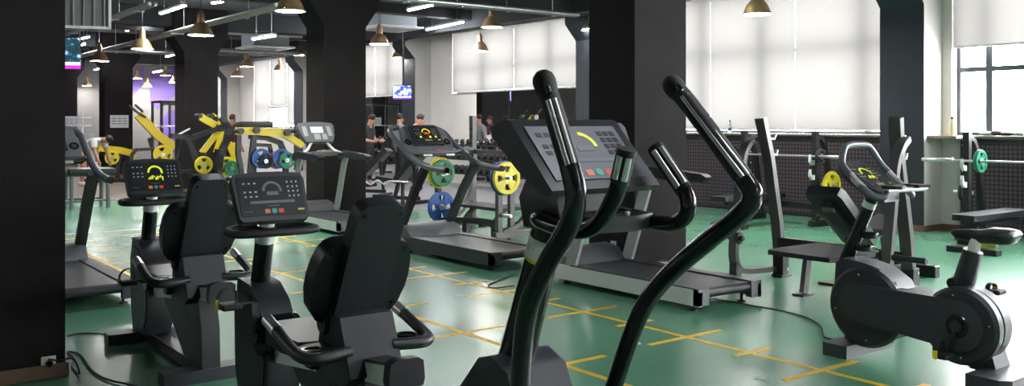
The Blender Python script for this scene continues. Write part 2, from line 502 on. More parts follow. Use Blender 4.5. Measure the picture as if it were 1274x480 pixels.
# --- end wall with purple graphics, left and rear walls
ENDM = mat('grey end wall paint', (0.17, 0.165, 0.16), 0.8, noise=0.08, nscale=2)
PURP = mat('purple wall graphic', (0.13, 0.085, 0.33), 0.7)
bm = BM(); boxb(bm, X0, XW + WT, Y1, Y1 + 0.2, 0, CEIL)
wall_back = tag(obj('wall_back', bm, ENDM, smooth=0), 'grey end wall with purple graphic bands', 'wall', kind='structure')
def graphic(pts):
    bm = BM(); prism(bm, pts, 'y', Y1 - 0.012, Y1 - 0.002); obj('purple_band', bm, PURP, wall_back, 0)
graphic([(10.9, 3.6), (11.9, 3.9), (11.9, 2.7), (11.2, 2.1), (10.9, 2.4)])
graphic([(9.9, 3.2), (10.7, 3.9), (10.7, 3.2), (10.2, 2.6)])
graphic([(11.2, 0.3), (12.3, 0.3), (12.3, 2.2), (11.6, 2.0), (11.2, 1.4)])
bm = BM(); boxb(bm, X0 - 0.2, X0, Y0, Y1, 0, CEIL)
wall_left = tag(obj('wall_left', bm, mat('light grey wall paint', (0.42, 0.41, 0.40), 0.8), smooth=0), 'light grey long wall opposite the windows', 'wall', kind='structure')
bm = BM(); boxb(bm, X0, XW + WT, Y0 - 0.2, Y0, 0, CEIL)
tag(obj('wall_front', bm, mat('light grey wall paint', (0.42, 0.41, 0.40), 0.8), smooth=0), 'light grey wall behind the viewer', 'wall', kind='structure')

# --- ceiling with panel joints and beams
CEILM = mat('mid grey ceiling paint', (0.115, 0.115, 0.125), 0.85, noise=0.08, nscale=2)
BEAMM = mat('dark beam paint', (0.028, 0.03, 0.036), 0.8)
bm = BM(); boxb(bm, X0, XW + WT, Y0, Y1, CEIL, CEIL + 0.15)
ceiling = tag(obj('ceiling', bm, CEILM, smooth=0), 'grey ceiling slab with dark ribs', 'ceiling', kind='structure')
for i, y in enumerate([2.9] + [y + 3.6 for y in ROWS[:4]]):
    bm = BM(); boxb(bm, X0, XW, y, y + 0.3, CEIL - 0.22, CEIL); obj('ceiling_rib', bm, BEAMM, ceiling, 0)
for i, y in enumerate(ROWS):
    bm = BM(); boxb(bm, 7.52, 12.3, y + 0.05, y + 0.62, CEIL - 0.42, CEIL); obj('ceiling_rib', bm, BEAMM, ceiling, 0)
    bm = BM(); boxb(bm, X0, 6.29, y + 0.05, y + 0.62, CEIL - 0.42, CEIL); obj('ceiling_rib', bm, BEAMM, ceiling, 0)
bm = BM(); boxb(bm, 11.9, 12.3, Y0, Y1, 3.72, CEIL); obj('edge_beam', bm, BEAMM, ceiling, 0)
# ================================================================ LAMPS AND CEILING SERVICES
def led_strip(a, b, label, group='linear ceiling lights', w=0.07, power=True):
    a, b = Vector(a), Vector(b)
    mid = (a + b) / 2; d = b - a; L = d.length
    t = thing('linear_light', label, 'ceiling light', mid, math.atan2(d.y, d.x), group)
    bm = BM(); box(bm, (0, 0, 0.035), (L, w + 0.02, 0.05), bevel=0.006, seg=1); obj('housing', bm, WHITE, t, 0)
    bm = BM(); box(bm, (0, 0, 0.0), (L - 0.02, w, 0.028), bevel=0.01, seg=1); obj('diffuser', bm, LEDW, t, 0)
    for s in (-1, 1):
        if CEIL - mid.z > 0.1:
            bm = BM(); cyl(bm, (s * L * 0.35, 0, 0.05), (s * L * 0.35, 0, CEIL - mid.z - 0.002), 0.006, 6); obj('hanger', bm, GALV, t, 0)
    return t
HL = 3.78
def led_px(p, q, label, h=HL):
    return led_strip(at_height(*p, h), at_height(*q, h), label)
led_px((508, 13), (538, 6), 'white linear ceiling light over the grey air unit')
led_px((531, 37), (576, 27.5), 'long white linear ceiling light before the blinds')
led_px((200, 17), (230, 7), 'bright linear light with two spot heads near top left')
led_px((315, 49), (342, 44.5), 'linear light above the far brass lamps', 3.38)
led_px((98, 49), (110, 46), 'small linear light beside the hanging screen')
led_px((98, 57), (105, 55), 'smaller linear light below another by the screen', 3.7)
led_px((157, 38), (169, 36), 'leftmost of three short lights on grey ceiling', 4.05)
led_px((173, 32.5), (185, 30), 'middle of three short lights on grey ceiling', 4.05)
led_px((191, 27), (204, 25), 'last of three short lights on grey ceiling', 4.05)
led_px((264, 4), (277, 2), 'short light right of the near dark column head', 4.05)
led_px((207, 70.5), (217, 68), 'linear light left of the dark column head', 3.75)
led_px((191, 90), (201, 88), 'linear light in front of the purple wall graphic', 3.45)
led_px((362, 63), (374, 60.5), 'linear light beside the bracket of the dark column', 4.02)
led_px((118, 87), (124, 85), 'tiny far light beside the near screen column', 3.45)
# added fittings of the same kind, out of view, brighten the near hall
k = 0
for x in (3.6, 9.8):
    for y in (-6.0, -2.4, 1.2):
        led_strip((x, y - 0.8, HL), (x, y + 0.8, HL), 'added linear light brightening the near hall, out of view', 'added linear lights over the near hall'); k += 1
for x, y in ((-3.6, 9.0), (3.6, 9.0), (9.6, 9.6), (-3.6, 16.5), (2.0, 16.5), (-3.6, 24), (-3.6, 31), (9.9, 20.2), (9.9, 30.2), (9.2, 36.9)):  # more added strips above the frame and behind columns, brightening the bays
        led_strip((x, y - 0.7, HL), (x, y + 0.7, HL), 'added linear light, out of view, brightening the bays', 'added linear lights out of view')

def pendant(loc, d, m, label):
    t = thing('pendant_lamp', label, 'pendant lamp', loc, 0, 'brass bell pendant lamps')
    r = d / 2
    bm = BM()
    prof = [(r, 0), (r * 1.0, 0.012 * d), (r * 0.93, 0.05 * d), (r * 0.86, 0.16 * d), (r * 0.74, 0.30 * d), (r * 0.55, 0.43 * d), (r * 0.36, 0.50 * d), (r * 0.30, 0.52 * d)]
    inner = [(a * 0.97, z + 0.004) for a, z in prof]
    lathe(bm, inner[::-1] + prof, 28, cap=False); obj('shade', bm, m, t, 50)
    bm = BM(); lathe(bm, [(r * 0.34, 0.50 * d), (r * 0.31, 0.56 * d), (r * 0.29, 0.82 * d), (r * 0.17, 0.92 * d), (r * 0.09, 1.02 * d), (0.01, 1.05 * d)], 20); obj('neck', bm, m, t, 40)
    bm = BM(); tube(bm, [(r * math.cos(a * math.pi / 14), r * math.sin(a * math.pi / 14), 0.004) for a in range(28)], 0.008, 6, True); obj('rim', bm, WHITE, t, 50)
    bm = BM(); lathe(bm, [(0, 0.012), (r * 0.93, 0.012), (r * 0.93, 0.02), (0, 0.02)], 24, cap=False); obj('diffuser', bm, LAMPW, t, 0)
    bm = BM(); cyl(bm, (0, 0, 1.03 * d), (0, 0, CEIL - loc[2] - 0.001), 0.006, 6); obj('cord', bm, BLACKM, t, 0)
    bm = BM(); cyl(bm, (0, 0, CEIL - loc[2] - 0.03), (0, 0, CEIL - loc[2] - 0.001), 0.05, 12); obj('ceiling_rose', bm, BLACKM, t, 0)
    return t
LP = [(361, 14, 37, 'B', 'large bell lamp at the top beside the dark column bracket'), (250, 44, 31, 'C', 'dark copper bell lamp before the column head'),
      (177, 61, 26, 'B', 'brass bell lamp below the three short ceiling lights'), (124, 76, 22, 'C', 'dark bell lamp just right of the hanging screen'),
      (108, 107, 11, 'B', 'tiny brass lamp below the far yellow conduit'), (183, 108, 11.5, 'B', 'small brass lamp hanging before the purple wall band'),
      (206, 94, 13, 'B', 'brass lamp beside the pale far pier'), (171, 98, 11, 'B', 'bell lamp half hidden behind the notice column'),
      (307, 83, 17, 'B', 'shiny brass lamp over the far window'), (295, 95, 14.5, 'C', 'small dark copper lamp over the far beige wall'),
      (348, 88, 15.5, 'C', 'copper lamp in front of the far bracketed wall column'), (372, 69, 13, 'C', 'copper lamp half hidden by the dark column bracket'),
      (472, 55, 25, 'C', 'copper lamp beneath the grey air unit'), (497, 72, 19, 'B', 'brass lamp before the wall column with the small screen'),
      (612, 34, 27, 'B', 'big brass lamp below the steel conduit'), (597, 64, 23, 'C', 'dark copper lamp hanging lowest before the white blinds'),
      (734, 38, 22, 'B', 'brass lamp nearly hidden behind the wide column'), (942, 18, 36, 'B', 'single brass lamp in front of the tall white blinds'),
      (216, 103, 11, 'C', 'lamp peeking out left of the dark column')]
for px, py, w, k, lab in LP:
    z = 0.42 * F_PX / w
    q = at_depth(px, py, z)
    while q.y > Y1 - .5 or q.x > 12.55 or q.z > CEIL - .5:
        z *= .98; q = at_depth(px, py, z)
    pendant(q, w * z / F_PX, BRASS if k == 'B' else COPPER, lab)

# --- conduits, trays and air units
def conduit(name, a, b, label, n=2, gap=0.09, r=0.03, m=GALV, drops=4):
    a, b = Vector(a), Vector(b); d = (b - a); L = d.length; ang = math.atan2(d.y, d.x)
    t = thing(name, label, 'conduit', (a.x, a.y, (a.z + b.z) / 2), ang)
    for k in range(n):
        y = (k - (n - 1) / 2) * gap
        bm = BM(); cyl(bm, (0, y, 0), (L, y, 0), r, 10); obj('pipe', bm, m, t, 50)
    for k in range(drops):
        x = L * (k + 0.5) / drops
        bm = BM(); box(bm, (x, 0, -r - 0.008), (0.03, gap * n, 0.014)); obj('bracket', bm, m, t, 0)
        bm = BM(); cyl(bm, (x, gap * n / 2, -r), (x, gap * n / 2, CEIL - t.location.z - 0.002), 0.007, 6); obj('hanger', bm, m, t, 0)
    return t
def conduit_px(p, q, h, label, ext=0.0, **kw):
    a, b = at_height(*p, h), at_height(*q, h); d = (b - a).normalized()
    return conduit('conduit_run', a - d * ext, b + d * ext, label, **kw)
conduit_px((100, 70), (345, 8), 3.42, 'double steel conduit crossing above the brass lamps', n=3, r=0.035, ext=0.2)
conduit_px((80, 42.5), (190, 5), 3.5, 'thick steel pipe under the white ceiling grille', n=2, r=0.035, gap=0.1)
conduit_px((262, 40), (376, 45.5), 3.68, 'thin steel conduit crossing to the dark column bracket', n=1, r=0.04, drops=3)
conduit_px((128, 63), (222, 67), 3.25, 'thin conduit crossing behind the copper lamp', n=1, r=0.035, drops=3)
conduit_px((470, -4), (718, 19), 3.45, 'steel conduit running to the wall column head', n=2, r=0.035, gap=0.08)
conduit_px((287, 30), (375, 36), 3.85, 'thin tray high above the far lamps', n=1, r=0.03, drops=2)
conduit_px((272, 62), (372, 67), 3.5, 'far horizontal tray behind the shiny brass lamp', n=2, r=0.05, drops=3)
def air_unit(loc, rz, s, label):
    t = thing('air_unit', label, 'air conditioner', loc, rz, 'suspended air units')
    bm = BM(); box(bm, (0, 0, s[2] / 2 + 0.05), s, bevel=0.02, seg=1); obj('casing', bm, mat('pale grey steel casing', (0.36, 0.40, 0.44), 0.5), t, 0)
    bm = BM(); box(bm, (0, 0, 0.03), (s[0] + 0.25, s[1] + 0.25, 0.05), bevel=0.02, seg=1); obj('fascia', bm, WHITE, t, 0)
    for k in range(5):
        bm = BM(); box(bm, (0, -s[1] * 0.4 + k * s[1] * 0.2, 0.0), (s[0] * 0.9, 0.02, 0.02)); obj('louvre', bm, PALE, t, 0)
    for sx in (-1, 1):
        for sy in (-1, 1):
            bm = BM(); cyl(bm, (sx * s[0] * .4, sy * s[1] * .4, s[2]), (sx * s[0] * .4, sy * s[1] * .4, CEIL - loc[2] - .002), 0.008, 6); obj('hanger', bm, GALV, t, 0)
air_unit(at_height(484, 37, 3.72), 0, (0.95, 0.95, 0.28), 'pale air unit hanging above the copper lamp beside the dark column')
air_unit(at_height(330, 61, 3.5), 0, (0.95, 0.95, 0.34), 'pale air unit hanging above the far brass lamps')
# white framed ceiling grille near the top left
gp = at_depth(98, 8, 10.5)
t = thing('ceiling_grille', 'white framed grille panel hung at the top left', 'grille', gp, R(-15))
bm = BM()
for a in (-1, 1):
    box(bm, (0, 0, a * 0.235), (0.68, 0.03, 0.03)); box(bm, (a * 0.325, 0, 0), (0.03, 0.03, 0.5))
obj('frame', bm, WHITE, t, 0)
bm = BM(); box(bm, (0, 0.03, 0), (0.66, 0.01, 0.47)); obj('backing', bm, mat('grille backing grey', (0.22, 0.22, 0.21), 0.7), t, 0)  # backing sheet in its own even grey
for k in range(6):
    bm = BM(); box(bm, (-0.27 + k * 0.108, 0.005, 0), (0.012, 0.02, 0.46)); obj('slat', bm, PALE, t, 0)
for k in (-1, 1):
    bm = BM(); cyl(bm, (k * .3, 0, .25), (k * .3, 0, CEIL - gp.z - 0.002), 0.008, 6); obj('hanger', bm, GALV, t, 0)
# ================================================================ CARDIO MACHINES (all face +Y)
def rot_x(a): return Matrix.Rotation(a, 3, 'X')
def console_face(parent, mtx, w, h, style, keys=True):
    """printed membrane on a tilted console: local x right, y up the panel, z out of it"""
    def quad(bm, x, y, sx, sy, z=0.0):
        prism(bm, [(x - sx / 2, y - sy / 2), (x + sx / 2, y - sy / 2), (x + sx / 2, y + sy / 2), (x - sx / 2, y + sy / 2)], 'z', z, z + 0.0012, mtx=mtx)
    bm = BM(); prism(bm, [(-w * .45, -h * .40), (w * .45, -h * .40), (w * .45, h * .42), (-w * .45, h * .42)], 'z', 0, 0.003, bevel=0.0, mtx=mtx)
    scr = obj('display_panel', bm, SCREEN if style != 'ell' else mat('slate membrane panel', (0.095, 0.105, 0.13), 0.38), parent, 0)
    z = 0.0032
    arc = [(r * math.cos(R(a)), h * .16 + r * math.sin(R(a))) for r, rng in ((h * .20, range(-10, 191, 12)), (h * .155, range(190, -11, -12))) for a in rng]
    lit = style in ('lit', 'run', 'ell')
    bm = BM()
    A = list(range(-10, 191, 12))
    o_ = [(w * .02 + h * .20 * math.cos(R(a)), h * .12 + h * .20 * math.sin(R(a))) for a in A]
    i_ = [(w * .02 + h * .15 * math.cos(R(a)), h * .12 + h * .15 * math.sin(R(a))) for a in A]
    for k in range(len(A) - 1):
        if style == 'ell' and k > 7: continue
        prism(bm, [o_[k], o_[k + 1], i_[k + 1], i_[k]], 'z', z, z + 0.001, mtx=mtx)
    obj('gauge_arc', bm, LEDY if lit else PRINTD, scr, 0)
    if style == 'lit':
        bm = BM()
        for k in range(9): quad(bm, -w * .10 + k * w * .03, -h * .06 + h * .02 * ((k * 5) % 4), w * .022, h * .05 + h * .03 * ((k * 7) % 3), z)
        obj('profile_bars', bm, LEDY, scr, 0)
    else:
        bm = BM(); quad(bm, w * .02, 0.06 * h, w * .16, h * .08, z); obj('readout_window', bm, LEDR if style == 'run' else PRINTD, scr, 0)
        if style != 'run':
            bm = BM(); quad(bm, 0, -h * .12, w * .62, h * .055, z); obj('message_bar', bm, PRINTD, scr, 0)
    if style == 'run':
        for sx in (-.24, .1, .3):
            bm = BM(); quad(bm, w * sx, -h * .13, w * .07, h * .10, z); obj('symbol', bm, LEDY, scr, 0)
    bm = BM()
    big = style == 'ell'
    for r_ in range(4):
        for c_ in range(3): quad(bm, w * (.25 + .065 * c_), h * (.29 - .10 * r_), w * (.046 if big else .022), h * (.07 if big else .035), z)
    obj('keypad', bm, SCREEN if big else PRINTW, scr, 0)
    bm = BM()
    for r_ in range(3):
        for c_ in range(3): quad(bm, w * (-.36 + .075 * c_), h * ((.28, .10, .0)[r_]), w * (.05 if big else .03), h * (.06 if big else .028), z)
    obj('program_keys', bm, SCREEN if big else PRINTW, scr, 0)
    for k, m in enumerate((KEYO, KEYT, KEYR)):
        bm = BM()
        x, y = w * (.0 + (k - 1) * .095), -h * .31
        if k == 1: prism(bm, circ(x, y, h * .055, 12), 'z', z, z + .002, mtx=mtx)
        else: quad(bm, x, y, w * .07, h * .085, z)
        obj('start_key', bm, m, scr, 0)
    if style != 'ell':
        bm = BM(); quad(bm, w * .38, -h * .30, w * .09, h * .035, z); obj('maker_mark', bm, YTRIM, scr, 0)
        bm = BM(); quad(bm, w * .0, -h * .20, w * .16, h * .016, z); quad(bm, -w * .35, -h * .31, w * .12, h * .012, z); obj('small_print', bm, PRINTD, scr, 0)
    return scr
def panel_mtx(center, tilt):
    """panel facing -Y, leaning back by tilt (top further +Y)"""
    n = Vector((0, -math.cos(tilt), math.sin(tilt)))
    x = Vector((1, 0, 0)); y = n.cross(x)
    m = Matrix((x, y, n)).transposed().to_4x4(); m.translation = Vector(center)
    return m
def pedal(parent, axis_y, axis_z, ang, side, x_in, x_ped, strap=.085):
    bm = BM()
    d = Vector((0, math.cos(ang), math.sin(ang)))
    a = Vector((side * x_in, axis_y, axis_z)); b = a + d * 0.17
    m = (b - a)
    beam(bm, [a, b], 0.022, 0.036, (1, 0, 0), 0.004)
    cyl(bm, a - Vector((side * 0.03, 0, 0)), a + Vector((side * 0.012, 0, 0)), 0.035, 16)
    cr = obj('crank', bm, BLACKM, parent)
    bm = BM(); cyl(bm, b, (side * x_ped, b.y, b.z), 0.008, 8)
    box(bm, (side * x_ped, b.y, b.z - .004), (0.10, 0.085, 0.03), bevel=0.008, seg=1)
    p = obj('pedal', bm, RUBBER, cr)
    bm = BM(); beam(bm, catmull([(side * (x_ped - .045), b.y + .03, b.z), (side * (x_ped - .04), b.y + .03, b.z + strap * .7), (side * x_ped, b.y + .03, b.z + strap), (side * (x_ped + .045), b.y + .03, b.z + strap * .6), (side * (x_ped + .05), b.y + .03, b.z)], 5), 0.006, 0.03, (0, 1, 0))
    obj('strap', bm, RUBBER, p)
    bm = BM(); box(bm, (side * (x_ped + .052), b.y + .03, b.z + .005), (0.012, 0.03, 0.05), bevel=.003, seg=1); obj('buckle', bm, YTRIM, p)

def recumbent(loc, label, crank_ang, style):
    t = thing('recumbent_bike', label, 'exercise bike', loc, 0, 'recumbent bikes in the near row')
    bm = BM(); prism(bm, [(-.28, -.06), (-.22, -.075), (.22, -.075), (.28, -.06), (.28, .06), (.22, .075), (-.22, .075), (-.28, .06)], 'z', 0.0, 0.075, 0.014); obj('rear_foot', bm, PLASTIC2, t)
    bm = BM(); prism(bm, [(-.28, 1.22), (-.22, 1.205), (.22, 1.205), (.28, 1.22), (.28, 1.34), (.22, 1.355), (-.22, 1.355), (-.28, 1.34)], 'z', 0.0, 0.075, 0.014); obj('front_foot', bm, PLASTIC2, t)
    bm = BM(); beam(bm, [(0, .07, .05), (0, 1.21, .05)], .10, .07, (0, 0, 1), .015); obj('base_beam', bm, PLASTIC, t)
    # pedestal housing
    bm = BM()
    prism(bm, [(1.36, .73), (1.20, .715), (1.08, .64), (.985, .50), (.95, .36), (.965, .2), (1.03, .075), (1.345, .075), (1.40, .25), (1.415, .55)], 'x', -.085, .085, .03, 3)
    ped = obj('pedestal', bm, PLASTIC, t, 40)
    bm = BM(); prism(bm, [(1.34, .67), (1.20, .66), (1.10, .59), (1.02, .48), (.99, .35), (1.01, .2), (1.06, .12), (1.33, .12), (1.37, .25), (1.38, .55)], 'x', -.092, .092, .012); obj('side_cover', bm, PLASTIC2, ped, 40)
    bm = BM(); cyl(bm, (-.10, 1.03, .48), (.10, 1.03, .48), .10, 28, .006); obj('crank_cover', bm, GLOSS, ped)
    pedal(t, 1.03, .48, crank_ang, -1, .115, .24)
    pedal(t, 1.03, .48, crank_ang + math.pi, 1, .115, .24)
    # post, collar, ring handle, console
    bm = BM(); tube(bm, [(0, 1.275, .68), (0, 1.185, 1.02)], [.050, .047], 18); post = obj('post', bm, GLOSS, t)
    bm = BM(); cyl(bm, (0, 1.209, .93), (0, 1.193, .99), .0505, 18); obj('label_band', bm, SILVER, post)
    bm = BM(); cyl(bm, (0, 1.185, 1.0), (0, 1.16, 1.06), .038, 16); obj('neck', bm, SILVER, post)
    bm = BM(); tube(bm, catmull([(-.10, 1.22, 1.01), (-.20, 1.18, 1.005), (-.225, 1.08, 1.0), (-.18, 1.02, .998), (0, 1.01, .998), (.18, 1.02, .998), (.225, 1.08, 1.0), (.20, 1.18, 1.005), (.10, 1.22, 1.01)], 5, True), .02, 10, True); obj('ring_handle', bm, RUBBER, t, 60)
    T = R(27)
    m = panel_mtx((0, 1.115, 1.175), T)
    bm = BM(); prism(bm, [(-.17, -.135), (.17, -.135), (.185, -.12), (.195, .09), (.18, .125), (.06, .137), (-.06, .137), (-.18, .125), (-.195, .09), (-.185, -.12)], 'z', -.05, 0.0, .012, mtx=m)
    con = obj('console', bm, PLASTIC, t, 40)
    console_face(con, m @ Matrix.Translation((0, -.002, 0.0)), .385, .262, style)
    # seat rail, carriage and supports
    bm = BM(); beam(bm, [(0, .97, .40), (0, -.22, .545)], .10, .085, (0, 0, 1), .006); rail = obj('seat_rail', bm, SILVER, t, 0)
    bm = BM(); beam(bm, [(0, .97, .447), (0, -.22, .592)], .105, .012, (0, 0, 1)); obj('rail_cover', bm, PLASTIC, rail, 0)
    bm = BM(); prism(bm, [(-.075, .50), (.075, .50), (.082, .53), (.075, .60), (.05, .615), (-.05, .615), (-.075, .60), (-.082, .53)], 'y', -.25, -.20, .012); obj('rail_end_cap', bm, PLASTIC, rail)
    bm = BM(); prism(bm, [(.30, .47), (.02, .50), (-.045, .30), (-.055, .075), (.06, .07), (.10, .16), (.20, .36)], 'x', -.055, .055, .018); obj('rear_strut', bm, PLASTIC, t, 40)
    bm = BM(); prism(bm, [(.10, .085), (.34, .085), (.80, .40), (.62, .43), (.42, .43), (.16, .26)], 'x', -.04, .04, .015); obj('fairing', bm, PLASTIC2, t, 40)
    bm = BM(); prism(bm, [(.26, .75), (.09, .735), (-.01, .50), (.05, .455), (.30, .455), (.42, .52), (.42, .56), (.30, .58)], 'x', -.125, .125, .02); br = obj('seat_bracket', bm, PLASTIC, t, 40)
    bm = BM(); cyl(bm, (-.14, .24, .69), (.14, .24, .69), .05, 20, .008); obj('recline_hinge', bm, PLASTIC2, br)
    bm = BM(); prism(bm, [(-.14, .80), (.14, .80), (.20, .70), (.215, .50), (.20, .33), (.12, .30), (-.12, .30), (-.20, .33), (-.215, .50), (-.20, .70)], 'z', .525, .60, .034, 3); seat = obj('seat', bm, VINYL, t, 50)
    # backrest: wings and raised spine, leaning back
    lean = R(25)
    up = Vector((0, -math.sin(lean), math.cos(lean))); out = Vector((0, -math.cos(lean), -math.sin(lean)))
    m = Matrix((Vector((1, 0, 0)), up, Vector((1, 0, 0)).cross(up))).transposed().to_4x4(); m.translation = Vector((0, .24, .72))
    bm = BM(); prism(bm, [(-.14, -.015), (.14, -.015), (.18, .005), (.21, .05), (.228, .13), (.230, .20), (.222, .27), (.205, .325), (.18, .358), (.145, .37), (-.145, .37), (-.18, .358), (-.205, .325), (-.222, .27), (-.230, .20), (-.228, .13), (-.21, .05), (-.18, .005)], 'z', -.045, .03, .026, 3, mtx=m)
    back = obj('backrest', bm, VINYL, t, 50)
    bm = BM(); prism(bm, [(-.095, -.005), (.095, -.005), (.113, .01), (.12, .05), (.118, .30), (.112, .51), (.104, .545), (.085, .568), (.06, .575), (-.06, .575), (-.085, .568), (-.104, .545), (-.112, .51), (-.118, .30), (-.12, .05), (-.113, .01)], 'z', .0, .075, .022, 3, mtx=m); obj('spine_shell', bm, PLASTIC, back, 50)
    for sx in (-1, 1):
        for sy, zz, xx in ((.05, .0305, .175), (.33, .0305, .175), (.53, .0755, .085)):
            bm = BM(); lathe(bm, [(0, zz), (.008, zz), (.008, zz + .0035), (0, zz + .0035)], 10, m @ Matrix.Translation((sx * xx, sy, 0)), cap=False); obj('screw', bm, GLOSS, back)
    for s in (-1, 1):
        bm = BM(); tube(bm, catmull([(s * .31, .40, .695), (s * .31, .30, .665), (s * .31, .16, .62), (s * .295, .07, .60), (s * .24, .03, .595), (s * .10, .05, .60)], 5), .026, 12); hd = obj('side_handle', bm, PLASTIC, t, 60)
        bm = BM(); tube(bm, [(s * .31, .41, .698), (s * .31, .305, .667)], .0275, 14); g = obj('pulse_grip', bm, CHROME, hd, 60)
        bm = BM(); prism(bm, [(s * .11, .06), (s * .28, .05), (s * .30, .12), (s * .27, .22), (s * .20, .26), (s * .11, .26)], 'z', .585, .605, .006); tr = obj('side_tray', bm, PLASTIC, hd, 30)
        bm = BM(); lathe(bm, [(.034, 0), (.044, 0), (.044, .012), (.034, .012)], 20, Matrix.Translation((s * .225, .14, .602)), cap=False); obj('cup_ring', bm, GLOSS, tr, 40)
    bm = BM(); box(bm, (-.19, .30, .545), (.11, .035, .018), bevel=.005, seg=1); obj('seat_lever', bm, YTRIM, seat)
    bm = BM(); box(bm, (-.14, .32, .51), (.05, .07, .06), bevel=.008, seg=1); obj('carriage_block', bm, PLASTIC, seat)
    return t
recumbent((1.87, 3.41, 0), 'nearer black recumbent bike with unlit console and reclining seat', R(82), 'unlit')
recumbent((1.90, 5.57, 0), 'recumbent bike with lit yellow console display beside the black column', R(176), 'lit')

# ---------------------------------------------------------------- elliptical
def elliptical():
    ox, oy = 2.0, 2.6
    t = thing('elliptical_trainer', 'tall elliptical trainer with swinging arms in front', 'elliptical', (ox, oy, 0))
    def L(p): return (p[0] - ox, p[1] - oy, p[2])
    bm = BM(); prism(bm, [(.55, .03), (.60, .22), (.46, .40), (.20, .58), (.07, .72), (.0, .74), (-.10, .70), (-.22, .45), (-.42, .24), (-.46, .03)], 'x', -.13, .13, .05, 4); hs = obj('drive_housing', bm, PLASTIC2, t, 50)
    bm = BM(); prism(bm, [(.50, .08), (.52, .20), (.40, .35), (.15, .52), (.02, .62), (-.06, .62), (-.16, .42), (-.36, .2), (-.40, .08)], 'x', -.145, .145, .02); obj('side_cover', bm, PLASTIC, hs, 40)
    bm = BM(); prism(bm, [(-.32, .48), (.32, .48), (.34, .56), (.32, .64), (-.32, .64), (-.34, .56)], 'z', 0, .08, .015); obj('front_foot', bm, PLASTIC2, t)
    bm = BM(); prism(bm, [(-.34, -1.25), (.34, -1.25), (.36, -1.17), (.34, -1.10), (-.34, -1.10), (-.36, -1.17)], 'z', 0, .08, .015); obj('rear_foot', bm, PLASTIC2, t)
    bm = BM(); beam(bm, [(0, -1.12, .06), (0, .5, .06)], .14, .09, (0, 0, 1), .02); obj('base_beam', bm, PLASTIC, t)
    bm = BM(); tube(bm, [(0, .035, .66), (0, -.015, .80), (0, -.195, 1.27)], [.070, .064, .054], 20); tw = obj('tower', bm, GLOSS, t)
    bm = BM(); tube(bm, [(0, -.124, 1.085), (0, -.153, 1.16)], .0605, 20); obj('label_band', bm, SILVER, tw)
    bm = BM(); tube(bm, [(0, -.122, 1.08), (0, -.126, 1.09)], .0612, 20); obj('yellow_ring', bm, YTRIM, tw)
    # console
    T = math.atan2(.19, .19)
    m = panel_mtx(L((2.0, 2.245, 1.452)), T)
    bm = BM(); prism(bm, [(-.462, 1.345), (-.250, 1.557), (-.222, 1.562), (-.150, 1.535), (-.150, 1.505), (-.29, 1.40), (-.425, 1.325), (-.452, 1.328)], 'x', -.232, .232, .014, 3)
    con = obj('console', bm, PLASTIC, t, 40)
    console_face(con, m @ Matrix.Translation((0, 0, .001)), .43, .285, 'ell')
    bm = BM(); prism(bm, [(-.09, 1.20), (.09, 1.20), (.11, 1.30), (.08, 1.36), (-.08, 1.36), (-.11, 1.30)], 'y', -.34, -.14, .02); obj('neck_shroud', bm, PLASTIC, t, 40)
    # tray with cup recess
    bm = BM(); prism(bm, [(.10, -.26), (.20, -.22), (.24, -.34), (.20, -.46), (.08, -.50), (-.06, -.47), (-.10, -.36), (-.04, -.27)], 'z', 1.205, 1.255, .018, 3); tr = obj('tray', bm, PLASTIC, t, 50)
    bm = BM(); lathe(bm, [(.045, .0), (.062, .0), (.062, .01), (.045, .01)], 22, Matrix.Translation((.10, -.37, 1.252)), cap=False); obj('cup_ring', bm, GLOSS, tr, 40)
    # fixed handlebars
    for s, pts in ((-1, [(1.95, 2.40, 1.235), (1.86, 2.32, 1.24), (1.845, 2.20, 1.225), (1.85, 2.09, 1.225), (1.85, 2.01, 1.265), (1.85, 1.95, 1.34), (1.85, 1.925, 1.40), (1.85, 1.905, 1.465)]),
                   (1, [(2.08, 2.40, 1.245), (2.16, 2.36, 1.245), (2.2, 2.25, 1.235), (2.2, 2.10, 1.222), (2.2, 2.015, 1.24), (2.2, 1.985, 1.29), (2.2, 2.02, 1.36), (2.2, 2.12, 1.46)])):
        P = catmull([L(p) for p in pts], 6)
        bm = BM(); tube(bm, P, .026, 16); hb = obj('fixed_handlebar', bm, GLOSS, t, 60)
        a, b = Vector(P[-1]), Vector(P[-9])
        bm = BM(); tube(bm, [a + (a - b).normalized() * .012, a, b, ], .0285, 18); g = obj('rubber_grip', bm, RUBBER, hb, 60)
        bm = BM()
        dirv = (a - b).normalized(); nrm = Vector((-1, -1, .3)); nrm = (nrm - dirv * nrm.dot(dirv)).normalized()
        for q in (-.35, .35):
            n2 = Quaternion(dirv, q * 1.5) @ nrm
            tube(bm, [a - dirv * .008 + n2 * .0245, b + dirv * .012 + n2 * .0245], .0105, 10)
        obj('pulse_plate', bm, CHROME, g, 60)
    # swinging arms
    for X, pts in ((1.76, [(2.22, .05), (2.26, .40), (2.28, .72), (2.25, .96), (2.155, 1.12), (2.05, 1.25), (2.02, 1.33), (2.04, 1.41), (2.095, 1.53), (2.16, 1.665)]),
                   (2.30, [(2.56, .06), (2.50, .40), (2.43, .60), (2.30, .88), (2.17, 1.03), (1.99, 1.17), (1.865, 1.26), (1.815, 1.32), (1.85, 1.38), (2.06, 1.60), (2.135, 1.668)])):
        P3 = [L((X, y, z)) for y, z in pts]
        P = catmull(P3, 7)
        k = len(P) - (15 if X < 2 else 16)
        bm = BM(); tube(bm, P[:k + 2], .032, 18); arm = obj('swing_arm', bm, GLOSS, t, 60)
        bm = BM(); tube(bm, P[k - 3:], .0315, 18); g = obj('rubber_grip', bm, RUBBER, arm, 60)
        a, b = Vector(P[-1]), Vector(P[k])
        d = (a - b).normalized()
        nrm = Vector((-.75, -1, .35)); nrm = (nrm - d * nrm.dot(d)).normalized()
